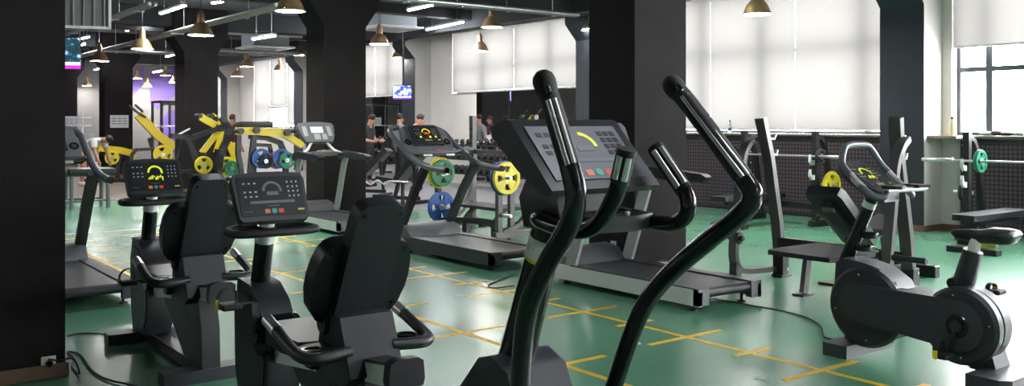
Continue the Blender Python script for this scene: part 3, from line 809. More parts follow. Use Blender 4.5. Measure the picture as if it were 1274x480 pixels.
        bm = BM()
        for q in (-.30, .35):
            n2 = Quaternion(d, q) @ nrm
            tube(bm, [a - d * .06 + n2 * .0265, b + d * .012 + n2 * .0265], .0095, 10)
        obj('pulse_plate', bm, CHROME, g, 60)
        bm = BM(); lathe(bm, [(0, .045), (.02, .043), (.032, .030), (.0365, .012), (.0355, -.012), (.032, -.03)], 20, frame_mtx(a, d)); obj('end_knob', bm, RUBBER, g, 60)
        bm = BM(); box(bm, a - d * .03 + nrm * .031, (.02, .014, .03), rot=frame_mtx((0, 0, 0), d).to_3x3(), bevel=.004, seg=1); obj('thumb_button', bm, GLOSS, g)
        # pedal link at the foot of each arm
        s = -1 if X < 2 else 1
        y0, z0 = pts[0][0] - oy, pts[0][1]
        bm = BM(); tube(bm, [(X - ox, y0, z0 + .12), (X - ox, y0 - .5, .26), (X - ox, -1.0, .24)], .03, 12); lk = obj('pedal_link', bm, PLASTIC, t, 60)
        bm = BM(); prism(bm, [(X - ox - .08, -.95), (X - ox + .08, -.95), (X - ox + .08, -.55), (X - ox - .08, -.55)], 'z', .27, .31, .012); obj('foot_plate', bm, RUBBER, lk)
    bm = BM(); cyl(bm, (-.27, -.36, .17), (.33, -.36, .17), .03, 14); obj('pivot_axle', bm, BLACKM, t)
    bm = BM(); tube(bm, [(.035, .03, .70), (.03, -.09, .98), (.02, -.14, 1.06)], .02, 12); obj('cable_tube', bm, GLOSS, t)
    return t
elliptical()

# ---------------------------------------------------------------- upright bike
def upright_bike():
    ox, oy = 5.68, 3.1
    t = thing('upright_bike', 'upright exercise bike with round dark covers and black saddle', 'exercise bike', (ox, oy, 0))
    def L(p): return (p[0] - ox, p[1] - oy, p[2])
    yf, yr = .34, -.30
    bm = BM(); cyl(bm, (-.17, yf, .335), (-.10, yf, .335), .268, 48, .022); d1 = obj('front_disc_cover', bm, PLASTIC, t, 40)
    bm = BM(); prism(bm, [(yf + .26, .33), (yf + .25, .42), (yf + .24, .60), (yf + .19, .635), (yf + .06, .625), (yf - .08, .595), (yf - .20, .52), (yf - .26, .40), (yf - .27, .33), (yf - .2, .16), (yf, .07), (yf + .18, .14)], 'x', -.125, .07, .03, 3); obj('front_body', bm, PLASTIC2, t, 45)
    bm = BM(); cyl(bm, (-.19, yr, .325), (-.10, yr, .325), .235, 48, .02); d2 = obj('rear_disc_cover', bm, PLASTIC, t, 40)
    bm = BM(); cyl(bm, (-.11, yr, .325), (.035, yr, .325), .226, 40, .03); obj('rear_body', bm, PLASTIC2, t, 40)
    for o_, y, z, r in ((d1, yf, .335, .25), (d2, yr, .325, .217)):
        for a in (80, 170, 265, 350):
            bm = BM()
            c = (-.176 if o_ is d1 else -.196, y + r * .86 * math.cos(R(a)), z + r * .86 * math.sin(R(a)))
            cyl(bm, c, (c[0] + .008, c[1], c[2]), .006, 8); obj('screw', bm, CHROME, o_)
    cap = [(yf + .10 + .13 * math.cos(R(a)), .37 + .13 * math.sin(R(a))) for a in range(-90, 91, 15)]
    cap = [(yf + .04 + .125 * math.cos(R(a)), .365 + .125 * math.sin(R(a))) for a in range(-100, 81, 15)] + [(yr + .0 + .155 * math.cos(R(a)), .33 + .155 * math.sin(R(a))) for a in range(95, 266, 15)]
    bm = BM(); prism(bm, cap, 'x', -.208, -.09, .014); obj('chain_cover', bm, PLASTIC2, t, 40)
    bm = BM(); prism(bm, [(yf - .1, .48), (yf - .1, .25), (yr + .1, .2), (yr + .1, .46)], 'x', -.12, .12, .02); obj('frame_beam', bm, PLASTIC2, t, 40)
    bm = BM(); prism(bm, [(-.29, .39), (.28, .39), (.29, .42), (.29, .54), (.28, .57), (-.29, .57), (-.30, .54), (-.30, .42)], 'z', 0, .085, .016); obj('front_foot', bm, PLASTIC2, t)
    bm = BM(); prism(bm, [(-.30, -.48), (.28, -.48), (.29, -.45), (.29, -.62), (.24, -.66), (-.24, -.66), (-.30, -.60)], 'z', 0, .085, .016)
    bm.free(); bm = BM(); prism(bm, [(-.31, -.40), (.30, -.40), (.31, -.43), (.31, -.60), (.27, -.65), (-.27, -.65), (-.32, -.60), (-.32, -.43)], 'z', 0, .085, .016); obj('rear_foot', bm, PLASTIC2, t)
    bm = BM(); prism(bm, [(yr + .08, .16), (yr - .14, .2), (yr - .18, .06), (yr - .02, .06)], 'x', -.09, .09, .02); obj('rear_stay', bm, PLASTIC2, t, 40)
    bm = BM(); prism(bm, [(yf + .08, .1), (yf + .2, .14), (yf + .2, .06), (yf + .08, .06)], 'x', -.08, .08, .01); obj('front_stay', bm, PLASTIC2, t, 40)
    bm = BM(); tube(bm, [(0, .60, .56), (0, .36, 1.10)], [.046, .042], 18); post = obj('handlebar_post', bm, GLOSS, t)
    bm = BM(); tube(bm, [(0, .413, .98), (0, .396, 1.02)], .0445, 18); obj('label_band', bm, SILVER, post)
    for z in (.80, .71):
        y = .60 - (z - .56) * .24 / .54
        bm = BM(); tube(bm, [(.02 + .055 * math.cos(a), y - .075 + .05 * math.sin(a), z) for a in [2 * math.pi * k / 18 for k in range(18)]], .007, 8, True); obj('bottle_ring', bm, GLOSS, post, 60)
        bm = BM(); lathe(bm, [(.045, -.03), (.05, -.03), (.053, 0), (.048, 0)], 18, Matrix.Translation((.02, y - .075, z)), cap=False); obj('bottle_cup', bm, RUBBER, post, 60)
    # console and looped handlebar
    m = panel_mtx((0, .40, 1.19), R(58))
    bm = BM(); prism(bm, [(-.13, -.17), (.13, -.17), (.17, -.08), (.17, .13), (.13, .19), (-.13, .19), (-.17, .13), (-.17, -.08)], 'z', -.06, 0, .016, mtx=m); con = obj('console', bm, PLASTIC, t, 40)
    console_face(con, m @ Matrix.Rotation(0, 4, 'Z'), .30, .30, 'lit')
    bm = BM(); prism(bm, [(.24, 1.03), (.34, 1.03), (.46, 1.13), (.42, 1.17), (.26, 1.09)], 'x', -.09, .09, .02); obj('console_cradle', bm, PLASTIC2, con, 40)
    loop = [(-.10, .50, 1.40), (-.17, .49, 1.36), (-.225, .46, 1.27), (-.23, .36, 1.17), (-.225, .25, 1.085), (-.17, .20, 1.07), (-.10, .20, 1.11), (0, .20, 1.125), (.10, .20, 1.11), (.17, .20, 1.07), (.225, .25, 1.085), (.23, .36, 1.17), (.225, .46, 1.27), (.17, .49, 1.36), (.10, .50, 1.40)]
    bm = BM(); tube(bm, catmull(loop, 6, True), .022, 14, True); hb = obj('handlebar', bm, TUBEG, t, 60)
    for s in (-1, 1):
        bm = BM(); tube(bm, catmull([(s * .228, .40, 1.21), (s * .23, .36, 1.17), (s * .228, .30, 1.12)], 4), .0235, 14); obj('pulse_grip', bm, CHROME, hb, 60)
        bm = BM(); prism(bm, [(s * .08, .10), (s * .17, .07), (s * .20, .10), (s * .19, .20), (s * .10, .22)], 'z', 1.125, 1.145, .006); obj('elbow_rest', bm, RUBBER, hb)
    bm = BM(); tube(bm, [(-.14, .195, 1.112), (.20, .12, 1.118)], .018, 12); obj('cross_grip', bm, CHROME, hb, 60)
    # saddle
    bm = BM(); tube(bm, [(0, -.225, .52), (0, -.295, .765)], [.066, .058], 24); sp = obj('seat_tube', bm, PLASTIC, t)
    bm = BM(); tube(bm, [(0, -.295, .765), (0, -.315, .84)], .034, 18); obj('seat_stem', bm, SILVER, sp)
    bm = BM(); lathe(bm, [(0, 0), (.03, 0), (.035, .01), (.03, .03), (0, .03)], 16, frame_mtx((-.05, -.20, .56), (-1, .2, 0)), cap=False); obj('height_knob', bm, RUBBER, sp)
    bm = BM(); cyl(bm, (.02, -.32, .80), (.06, -.40, .80), .012, 8); obj('seat_lever', bm, YTRIM, sp)
    prof = [(-.17, .0, .0), (-.15, .028, .040), (-.07, .036, .055), (.02, .052, .065), (.09, .105, .075), (.15, .128, .078), (.20, .118, .066), (.225, .0, .0)]
    bm = BM(); rings = []
    for (yy, w_, h_) in [(-.175, .012, .012)] + prof[1:-1] + [(.228, .07, .03)]:
        q = []
        for k in range(16):
            a = 2 * math.pi * k / 16
            zz = .868 + (h_ * .5 * math.sin(a) if math.sin(a) > 0 else h_ * .85 * math.sin(a)) + (.014 if yy > .08 else 0)
            q.append(bm.verts.new((w_ * math.cos(a) * (1.0 if math.sin(a) > -.2 else .8), -.33 - yy, zz)))
        rings.append(q)
    rings = rings[::-1]
    for A_, B_ in zip(rings, rings[1:]):
        for k in range(16): bm.faces.new((A_[k], A_[(k + 1) % 16], B_[(k + 1) % 16], B_[k]))
    bm.faces.new(rings[0]); bm.faces.new(list(reversed(rings[-1])))
    obj('saddle', bm, VINYL, t, 70)
    bm = BM(); cyl(bm, (-.215, yr, .33), (-.19, yr, .33), .07, 28, .006); obj('crank_cover', bm, GLOSS, d2)
    bm = BM(); cyl(bm, (-.225, yr, .33), (-.20, yr, .33), .02, 16); obj('crank_cap', bm, PLASTIC2, d2)
    pedal(t, yr, .33, R(-80), -1, .225, .30)
    pedal(t, yr, .33, R(100), 1, .13, .22, .045)
    return t
upright_bike()

# ---------------------------------------------------------------- treadmills
def treadmill_deck(t, W, Lg, side_m, top_m, hood_m):
    w = W / 2
    for s in (-1, 1):
        bm = BM(); prism(bm, [(0, .055), (Lg * .98, .055), (Lg, .09), (Lg, .16), (Lg * .98, .19), (.02, .19), (0, .17)], 'x', s * w, s * (w - .045), .008); sk = obj('side_skirt', bm, side_m, t, 40)
        bm = BM(); prism(bm, [(s * (w - .002), .03), (s * (w - .125), .03), (s * (w - .125), Lg - .5), (s * (w - .002), Lg - .5)], 'z', .186, .200, .005); obj('foot_rail', bm, top_m, sk, 30)
        bm = BM(); prism(bm, [(s * w * 1.0, .0), (s * (w - .13), .0), (s * (w - .13), .06), (s * w, .06)], 'z', .06, .198, .012); obj('rear_cap', bm, PLASTIC2 if side_m is not SILVER else MIDG, sk, 40)
        for y in (.14, Lg - .35):
            bm = BM(); lathe(bm, [(.035, 0), (.035, .014), (.012, .02), (.012, .07)], 14, Matrix.Translation((s * (w - .09), y, 0))); obj('levelling_foot', bm, BLACKM, sk, 40)
    bm = BM(); boxb(bm, -w + .12, w - .12, .04, Lg - .45, .155, .186, .004, 1); bed = obj('running_bed', bm, BLACKM, t, 0)
    bm = BM(); boxb(bm, -w + .135, w - .135, .03, Lg - .45, .1865, .1885); obj('belt', bm, BELT, bed, 0)
    bm = BM(); cyl(bm, (-w + .13, .05, .15), (w - .13, .05, .15), .042, 20); obj('rear_roller', bm, BELT, bed, 40)
    bm = BM(); prism(bm, [(Lg - .50, .17), (Lg - .47, .20), (Lg - .36, .30), (Lg - .18, .335), (Lg - .02, .30), (Lg + .03, .2), (Lg + .02, .07), (Lg - .45, .07)], 'x', -w + .03, w - .03, .03, 3); obj('motor_hood', bm, hood_m, t, 45)
def run_machine(loc, label):
    """dark treadmill with long drooping hand rails"""
    t = thing('treadmill', label, 'treadmill', loc, 0, 'dark treadmills with drooping rails')
    W, Lg = .80, 2.15
    treadmill_deck(t, W, Lg, PLASTIC2, PLASTIC2, MIDG)
    for s in (-1, 1):
        bm = BM(); beam(bm, [(s * .345, 2.02, .17), (s * .345, 1.62, .75), (s * .345, 1.36, 1.06)], .055, .10, (1, 0, 0), .012); obj('upright', bm, BLACKM, t, 30)
        bm = BM(); tube(bm, catmull([(s * .22, 2.24, 1.49), (s * .33, 2.22, 1.475), (s * .39, 2.12, 1.42), (s * .39, 1.93, 1.31), (s * .39, 1.63, 1.15), (s * .39, 1.33, 1.055), (s * .39, 1.05, 1.025), (s * .385, .88, 1.02)], 6), .036, 14); hr = obj('hand_rail', bm, TUBEG, t, 60)
        bm = BM(); tube(bm, [(s * .385, .885, 1.02), (s * .385, .855, 1.02)], .030, 14); obj('rail_cap', bm, GLOSS, hr, 60)
    m = panel_mtx((0, 1.93, 1.375), R(42))
    bm = BM(); prism(bm, [(-.33, -.20), (.33, -.20), (.35, -.1), (.30, .16), (.24, .19), (-.24, .19), (-.30, .16), (-.35, -.1)], 'z', -.07, -.01, .015, mtx=m); dash = obj('dashboard', bm, MIDG, t, 40)
    bm = BM(); prism(bm, [(-.21, -.13), (.21, -.13), (.20, .16), (.18, .18), (-.18, .18), (-.20, .16)], 'z', -.01, .025, .01, mtx=m); con = obj('console', bm, PLASTIC, t, 40)
    console_face(con, m @ Matrix.Translation((0, .02, .026)), .40, .30, 'run')
    for s in (-1, 1):
        bm = BM(); lathe(bm, [(.03, 0), (.045, 0), (.045, .008), (.03, .008)], 18, m @ Matrix.Translation((s * .28, -.07, -.009)), cap=False); obj('cup_holder', bm, GLOSS, dash, 40)
        bm = BM(); lathe(bm, [(0, .0), (.03, .0), (.03, .003), (0, .003)], 18, m @ Matrix.Translation((s * .28, -.07, -.009)), cap=False); obj('cup_well', bm, RUBBER, dash, 40)
    bm = BM(); beam(bm, [(-.36, 1.72, 1.20), (.36, 1.72, 1.20)], .05, .04, (0, 0, 1), .01); cb = obj('cross_bar', bm, PLASTIC2, t)
    bm = BM(); tube(bm, [(-.30, 1.64, 1.165), (.30, 1.64, 1.165)], .018, 12); obj('pulse_bar', bm, BLACKM, cb, 60)
    for s in (-1, 1):
        bm = BM(); tube(bm, [(s * .10, 1.64, 1.165), (s * .22, 1.64, 1.165)], .0195, 12); obj('pulse_grip', bm, CHROME, cb, 60)
    for s in (-1, 1):
        bm = BM(); tube(bm, [(s * .30, 1.64, 1.165), (s * .35, 1.72, 1.19)], .018, 8); obj('bar_end', bm, BLACKM, cb, 60)
    bm = BM(); box(bm, (.02, 1.695, 1.222), (.07, .05, .012), bevel=.004, seg=1); obj('stop_button', bm, KEYR, cb)
    return t
run_machine((6.0, 7.76, 0), 'dark treadmill with drooping rails in front of the plate racks')
run_machine((1.80, 8.20, 0), 'dark treadmill partly hidden by the near black column')

def arm_treadmill(loc, label, cord=True):
    """older treadmill with silver deck, pale broad uprights and thick arm rests"""
    t = thing('treadmill', label, 'treadmill', loc, 0, 'silver sided treadmills')
    W, Lg = .80, 2.10
    treadmill_deck(t, W, Lg, SILVER, PLASTIC2, MIDG)
    for s in (-1, 1):
        bm = BM(); beam(bm, catmull([(s * .37, 1.62, .17), (s * .37, 1.50, .50), (s * .37, 1.36, .90), (s * .37, 1.27, 1.06)], 4), .035, .13, (0, 1, .35), .006); up = obj('upright', bm, PALE, t, 30)
        bm = BM(); prism(bm, [(1.50, 1.02), (1.48, 1.09), (1.35, 1.13), (.62, 1.085), (.56, 1.055), (.60, 1.01), (1.0, 1.005), (1.30, 1.03), (1.42, .98)], 'x', s * .33, s * .42, .022, 3); ar = obj('arm_rest', bm, PLASTIC, t, 50)
    m = panel_mtx((0, 1.50, 1.40), R(34))
    bm = BM(); prism(bm, [(-.22, -.16), (.22, -.16), (.27, -.05), (.30, .13), (.27, .18), (.10, .20), (-.10, .20), (-.27, .18), (-.30, .13), (-.27, -.05)], 'z', -.07, 0, .02, mtx=m); con = obj('console', bm, MIDG, t, 40)
    bm = BM(); prism(bm, [(-.10, .0), (.10, .0), (.10, .11), (-.10, .11)], 'z', 0, .003, mtx=m); obj('screen', bm, mat('pale display', (.5, .55, .66), .3, emit=(.6, .66, .8), estr=.35), con, 0)
    for x, w_, y0, y1 in ((-.20, .07, -.06, .12), (.20, .07, -.06, .12), (-.02, .10, -.12, -.02), (.10, .08, -.12, -.02)):
        bm = BM(); prism(bm, [(x - w_ / 2, y0), (x + w_ / 2, y0), (x + w_ / 2, y1), (x - w_ / 2, y1)], 'z', 0, .003, mtx=m); obj('key_panel', bm, PALE, con, 0)
    bm = BM(); prism(bm, [(-.30, 1.08), (-.20, 1.12), (.20, 1.12), (.30, 1.08), (.20, 1.05), (-.20, 1.05)], 'y', 1.20, 1.36, .02); dash = obj('dashboard', bm, BLACKM, t, 40)
    bm = BM(); prism(bm, [(-.11, 1.115), (.11, 1.115), (.09, 1.14), (-.09, 1.14)], 'y', 1.16, 1.32, .008); obj('control_pad', bm, MIDG, dash, 30)
    bm = BM(); box(bm, (0.04, 1.21, 1.144), (.05, .05, .008)); obj('stop_button', bm, KEYR, dash, 0)
    bm = BM(); box(bm, (-.04, 1.21, 1.143), (.06, .025, .006)); obj('warning_sticker', bm, YTRIM, dash, 0)
    for s in (-1, 1):
        bm = BM(); tube(bm, catmull([(s * .34, 1.36, 1.08), (s * .22, 1.40, 1.14), (s * .12, 1.46, 1.26)], 5), .022, 12); obj('console_arm', bm, SILVER, t, 60)
    return t
arm_treadmill((6.11, 5.04, 0), 'silver sided treadmill standing before the wide dark column')
arm_treadmill((6.12, 11.52, 0), 'treadmill with pale grey console before the dark column')
# ================================================================ FREE WEIGHTS
def plate_mesh(r, th, holes=4):
    """weight plate with grip holes: rim, hub and spokes, axis along local Y, faces -Y"""
    bm = BM()
    mt = Matrix.Rotation(R(90), 4, 'X')
    lathe(bm, [(r * .74, -th / 2), (r * .97, -th / 2), (r, -th * .3), (r, th * .3), (r * .97, th / 2), (r * .74, th / 2), (r * .74, -th / 2)], 36, mt, cap=False)
    lathe(bm, [(.026, -th * .42), (r * .36, -th * .42), (r * .36, th * .42), (.026, th * .42), (.026, -th * .42)], 28, mt, cap=False)
    for k in range(holes):
        a0 = 360.0 / holes * k + 45
        w = 52 if holes == 4 else 70
        o_ = [(r * .76 * math.cos(R(a)), r * .76 * math.sin(R(a))) for a in (a0 - w / 2, a0 - w / 4, a0, a0 + w / 4, a0 + w / 2)]
        i_ = [(r * .33 * math.cos(R(a)), r * .33 * math.sin(R(a))) for a in (a0 + w / 1.6, a0, a0 - w / 1.6)]
        prism(bm, o_ + i_, 'y', -th * .36, th * .36)
    me = bpy.data.meshes.new('plate_body')
    bmesh.ops.recalc_face_normals(bm, faces=bm.faces)
    bm.to_mesh(me); bm.free()
    for p in me.polygons: p.use_smooth = True
    me.set_sharp_from_angle(angle=R(35))
    return me
_pm = {}
def plate(loc, r, th, m, label, rz=0.0, group='weight plates on the pegs', holes=4, spin=0):
    key = (round(r, 3), round(th, 3), m.name, holes)
    if key not in _pm:
        me = plate_mesh(r, th, holes); me.materials.append(m)
        bmx = BM(); lathe(bmx, [(.0255, -th * .46), (.042, -th * .46), (.042, th * .46), (.0255, th * .46), (.0255, -th * .46)], 18, Matrix.Rotation(R(90), 4, 'X'), cap=False)
        hm = bpy.data.meshes.new('steel_bush'); bmesh.ops.recalc_face_normals(bmx, faces=bmx.faces); bmx.to_mesh(hm); bmx.free(); hm.materials.append(CHROME)
        _pm[key] = (me, hm)
    t = thing('weight_plate', label, 'weight plate', loc, rz, group)
    o = bpy.data.objects.new('plate_body', _pm[key][0]); link(o, t); o.rotation_euler = (0, spin, 0)
    h = bpy.data.objects.new('steel_bush', _pm[key][1]); link(h, t)
    return t
def bolt_parts(parent, pts, m=CHROME, r=.012):
    for p, d in pts:
        bm = BM(); cyl(bm, Vector(p), Vector(p) + Vector(d) * .012, r, 8); obj('bolt', bm, m, parent, 0)

# ---------------------------------------------------------------- incline press station
def incline_station():
    ox, oy = 7.75, 5.1
    t = thing('incline_press_bench', 'incline press bench with leaning grey uprights behind the upright bike', 'weight bench', (ox, oy, 0))
    for s in (1, -1):
        y = s * .69
        bm = BM(); beam(bm, [(.05, y, 0.02), (-.02, y, .55), (-.16, y + s * .0, 1.22), (-.24, y + s * .03, 1.60)], .06, .11, (0, 1, 0), .006)
        up = obj('upright', bm, GREYM, t, 30)
        bm = BM(); box(bm, (.05, y, .012), (.16, .13, .022), bevel=.004, seg=1); obj('foot_plate', bm, BLACKM, up, 0)
        bm = BM(); boxb(bm, -.01, .09, y - .062, y + .062, .02, .26, .004, 1); obj('sleeve', bm, BLACKM, up, 0)
        for h in (1.40, 1.24):
            xx = -.16 - (h - 1.22) * .2
            bm = BM(); tube(bm, [(xx + .03, y - s * .0, h), (xx + .13, y, h - .01), (xx + .15, y, h + .04)], .014, 10); obj('bar_hook', bm, CHROME, up, 60)
        C = catmull([(-.19, y + s * .09, 1.41), (-.33, y + s * .12, 1.34), (-.42, y + s * .12, 1.18), (-.46, y + s * .12, .85), (-.52, y + s * .12, .50), (-.545, y + s * .12, .26), (-.50, y + s * .12, .13), (-.38, y + s * .11, .08), (0.02, y + s * .05, .075)], 5)
        bm = BM(); beam(bm, C, .05, .09, (0, 1, 0), .006); obj('side_frame', bm, GREYM, t, 40)
        bm = BM(); boxb(bm, -.56, -.48, y + s * .12 - .045, y + s * .12 + .045, 0, .16, .004, 1); obj('frame_foot', bm, BLACKM, t, 0)
        pg = (-.52, y + s * .12, .42)
        bm = BM(); cyl(bm, (pg[0], pg[1] - s * .10, pg[2]), (pg[0], pg[1] + s * .34, pg[2]), .026, 14, .004); pe = obj('plate_peg', bm, BLACKM, t, 40)
        bm = BM(); cyl(bm, (pg[0], pg[1] - s * .035, pg[2]), (pg[0], pg[1] - s * .06, pg[2]), .058, 20, .004); obj('peg_collar', bm, RUBBER, pe, 40)
        bolt_parts(up, [((.05, y - .066, .22), (0, -1, 0)), ((.05, y - .066, .08), (0, -1, 0))])
    bm = BM(); beam(bm, [(-.02, .66, .36), (-.02, -.66, .36)], .07, .09, (0, 0, 1), .006); obj('cross_beam', bm, BLACKM, t, 30)
    bm = BM(); beam(bm, [(-.12, -.66, .10), (-.12, .66, .10)], .05, .07, (0, 0, 1), .006)
    bm.free()
    # spotter platform
    bm = BM(); prism(bm, [(-1.02, -.58), (-.94, -.62), (-.30, -.62), (-.22, -.5), (-.22, .08), (-.94, .08), (-1.02, .04)], 'z', .385, .425, .01); pf = obj('spotter_platform', bm, RUBBER, t, 30)
    for y in (-.46, -.07):
        bm = BM(); beam(bm, [(-.58, y, .38), (-.60, y, .30), (-.65, y, .02)], .07, .045, (0, 1, 0), .005); lg = obj('platform_leg', bm, GREYM, t, 30)
        bm = BM(); boxb(bm, -.74, -.58, y - .06, y + .06, 0, .016); obj('leg_pad', bm, BLACKM, lg, 0)
    bm = BM(); beam(bm, [(-.30, -.1, .37), (-.02, -.1, .36)], .06, .05, (0, 0, 1), .004); obj('platform_strut', bm, BLACKM, t, 0)
    # inclined back pad, seat and their post
    a, b = Vector((-.33, 0, .93)), Vector((.30, 0, .40))
    d = (b - a).normalized(); n = Vector((d.z, 0, -d.x)); n = n if n.z > 0 else -n
    m = Matrix((Vector((0, 1, 0)), d, n)).transposed().to_4x4(); m.translation = a
    bm = BM(); prism(bm, [(-.17, .0), (.17, .0), (.19, .06), (.17, .78), (.13, .82), (-.13, .82), (-.17, .78), (-.19, .06)], 'z', -.045, .045, .03, 3, mtx=m @ Matrix.Translation((-.05, 0, 0))); bk = obj('back_pad', bm, VINYL, t, 50)
    bm = BM(); prism(bm, [(-.06, .12), (.06, .12), (.07, .72), (-.07, .72)], 'z', -.10, -.04, .01, mtx=m @ Matrix.Translation((-.05, 0, 0))); obj('pad_bracket', bm, BLACKM, bk, 30)
    bm = BM(); prism(bm, [(-.05, .13), (.07, .13), (.07, .17), (-.05, .17)], 'z', -.125, -.10, .004, mtx=m @ Matrix.Translation((-.09, 0, 0))); obj('pad_plate', bm, MIDG, bk, 30)
    bm = BM(); beam(bm, [(.12, -.05, .56), (.12, -.05, .04)], .09, .07, (0, 1, 0), .006); obj('pad_post', bm, BLACKM, t, 30)
    bm = BM(); beam(bm, [(-.02, -.05, .07), (1.25, -.05, .07)], .08, .10, (0, 0, 1), .006); obj('base_rail', bm, BLACKM, t, 30)
    s_a, s_b = Vector((.62, -.05, .60)), Vector((.86, -.05, .36))
    bm = BM(); prism(bm, [(.50, .44), (.88, .54), (.90, .60), (.86, .63), (.46, .52), (.44, .47)], 'y', -.22, .12, .025, 3); obj('seat_pad', bm, VINYL, t, 50)
    bm = BM(); beam(bm, [(.70, -.05, .48), (.80, -.05, .08)], .07, .07, (0, 1, 0), .006); obj('seat_post', bm, BLACKM, t, 30)
    bm = BM(); boxb(bm, 1.16, 1.26, -.32, .22, 0, .12, .01, 1); obj('front_foot', bm, BLACKM, t, 0)
    bm = BM(); boxb(bm, -.04, .06, -.3, .2, 0, .02, .004, 1); obj('rear_pad', bm, BLACKM, t, 0)
    return t
incline_station()

# ---------------------------------------------------------------- plate posts and press rack behind the dark treadmill
def plate_rack():
    ox, oy = 7.6, 10.6
    t = thing('press_rack', 'grey steel press rack holding yellow and blue plates', 'weight rack', (ox, oy, 0))
    for yy, top, lab in ((.70, .93, 0), (-.82, .90, 1)):
        for dx in ((-.40,) if lab == 0 else (-.42, -.22)):
            bm = BM(); beam(bm, [(dx, yy, .0), (dx, yy, top)], .07, .07, (0, 1, 0), .005); p = obj('plate_post', bm, GREYM if lab else BLACKM, t, 30)
        for h in (.83, .34):
            bm = BM(); cyl(bm, (-.40, yy - .02, h), (-.40, yy - .24, h), .024, 14, .004); pe = obj('plate_peg', bm, CHROME, p, 40)
        bm = BM(); boxb(bm, -.50, .45, yy - .045, yy + .045, .03, .11, .006, 1); obj('side_foot', bm, GREYM, t, 0)
        for xx in (-.45, .40):
            bm = BM(); boxb(bm, xx - .05, xx + .05, yy - .055, yy + .055, 0, .03, .004, 1); obj('rubber_foot', bm, RUBBER, t, 0)
        bm = BM(); beam(bm, catmull([(-.36, yy, .10), (-.05, yy + .0, .22), (.22, yy + .12, .42), (.36, yy + .22, .62), (.40, yy + .24, .95), (.36, yy + .24, 1.13), (.16, yy + .22, 1.18)], 4), .06, .09, (0, 1, 0), .006); obj('curved_leg', bm, GREYM, t, 40)
        bm = BM(); beam(bm, [(.42, yy + .30, .0), (.42, yy + .30, 1.66)], .07, .09, (0, 1, 0), .005); up = obj('upright', bm, GREYM, t, 30)
        for k in range(7):
            bm = BM(); cyl(bm, (.37, yy + .30, .8 + k * .11), (.38, yy + .30, .8 + k * .11), .016, 8); obj('hole', bm, RUBBER, up, 0)
    bm = BM(); beam(bm, catmull([(-.40, .70, .14), (-.25, .3, .17), (-.20, -.1, .18), (-.25, -.5, .17), (-.40, -.82, .14)], 4), .08, .08, (0, 0, 1), .006); obj('curved_base', bm, BLACKM, t, 40)
    bm = BM(); prism(bm, [(-.30, -.70), (.14, -.62), (.16, .42), (-.30, .50)], 'z', .36, .40, .01); pf = obj('spotter_platform', bm, RUBBER, t, 30)
    for y in (-.45, .25):
        bm = BM(); beam(bm, [(-.05, y, .36), (-.22, y, .20)], .06, .05, (0, 1, 0), .005); obj('platform_leg', bm, BLACKM, t, 30)
        bm = BM(); boxb(bm, -.25, -.17, y - .05, y + .05, 0.0, .2, .004, 1); obj('platform_foot', bm, BLACKM, t, 0)
    bm = BM(); beam(bm, [(.42, 1.0, 1.12), (.42, -.52, 1.12)], .05, .06, (0, 0, 1), .004); obj('cross_beam', bm, GREYM, t, 30)
    bm = BM(); tube(bm, [(.42, -.1, 1.15), (.44, -.1, 1.30), (.44, -.35, 1.34), (.42, -.40, 1.15)], .03, 10); obj('safety_hook', bm, YELLOW, t, 50)
    bm = BM(); beam(bm, [(.9, -.1, .15), (.65, -.6, .62)], .10, .10, (0, 0, 1), .008); obj('rear_brace', bm, BLACKM, t, 30)
    bm = BM(); boxb(bm, .42, .95, -.15, -.05, 0.03, .13, .006, 1); obj('rear_foot', bm, BLACKM, t, 0)
    return t
plate_rack()
PX = 7.2
plate((PX, 10.6 - .82 - .085, .83), .225, .045, BPLATE, 'blue plate behind the yellow one on the rack')
plate((PX, 10.6 - .82 - .14, .83), .215, .05, YPLATE, 'bright yellow plate facing out on the rack')
plate((PX, 10.6 + .70 - .075, .83), .225, .045, YPLATE, 'yellow plate behind the treadmill rail')
plate((PX, 10.6 + .70 - .13, .83), .195, .045, GPLATE, 'green plate in front of a yellow plate behind the treadmill rail')
plate((PX, 10.6 + .70 - .085, .34), .225, .05, BPLATE, 'single blue plate low on the rack post')

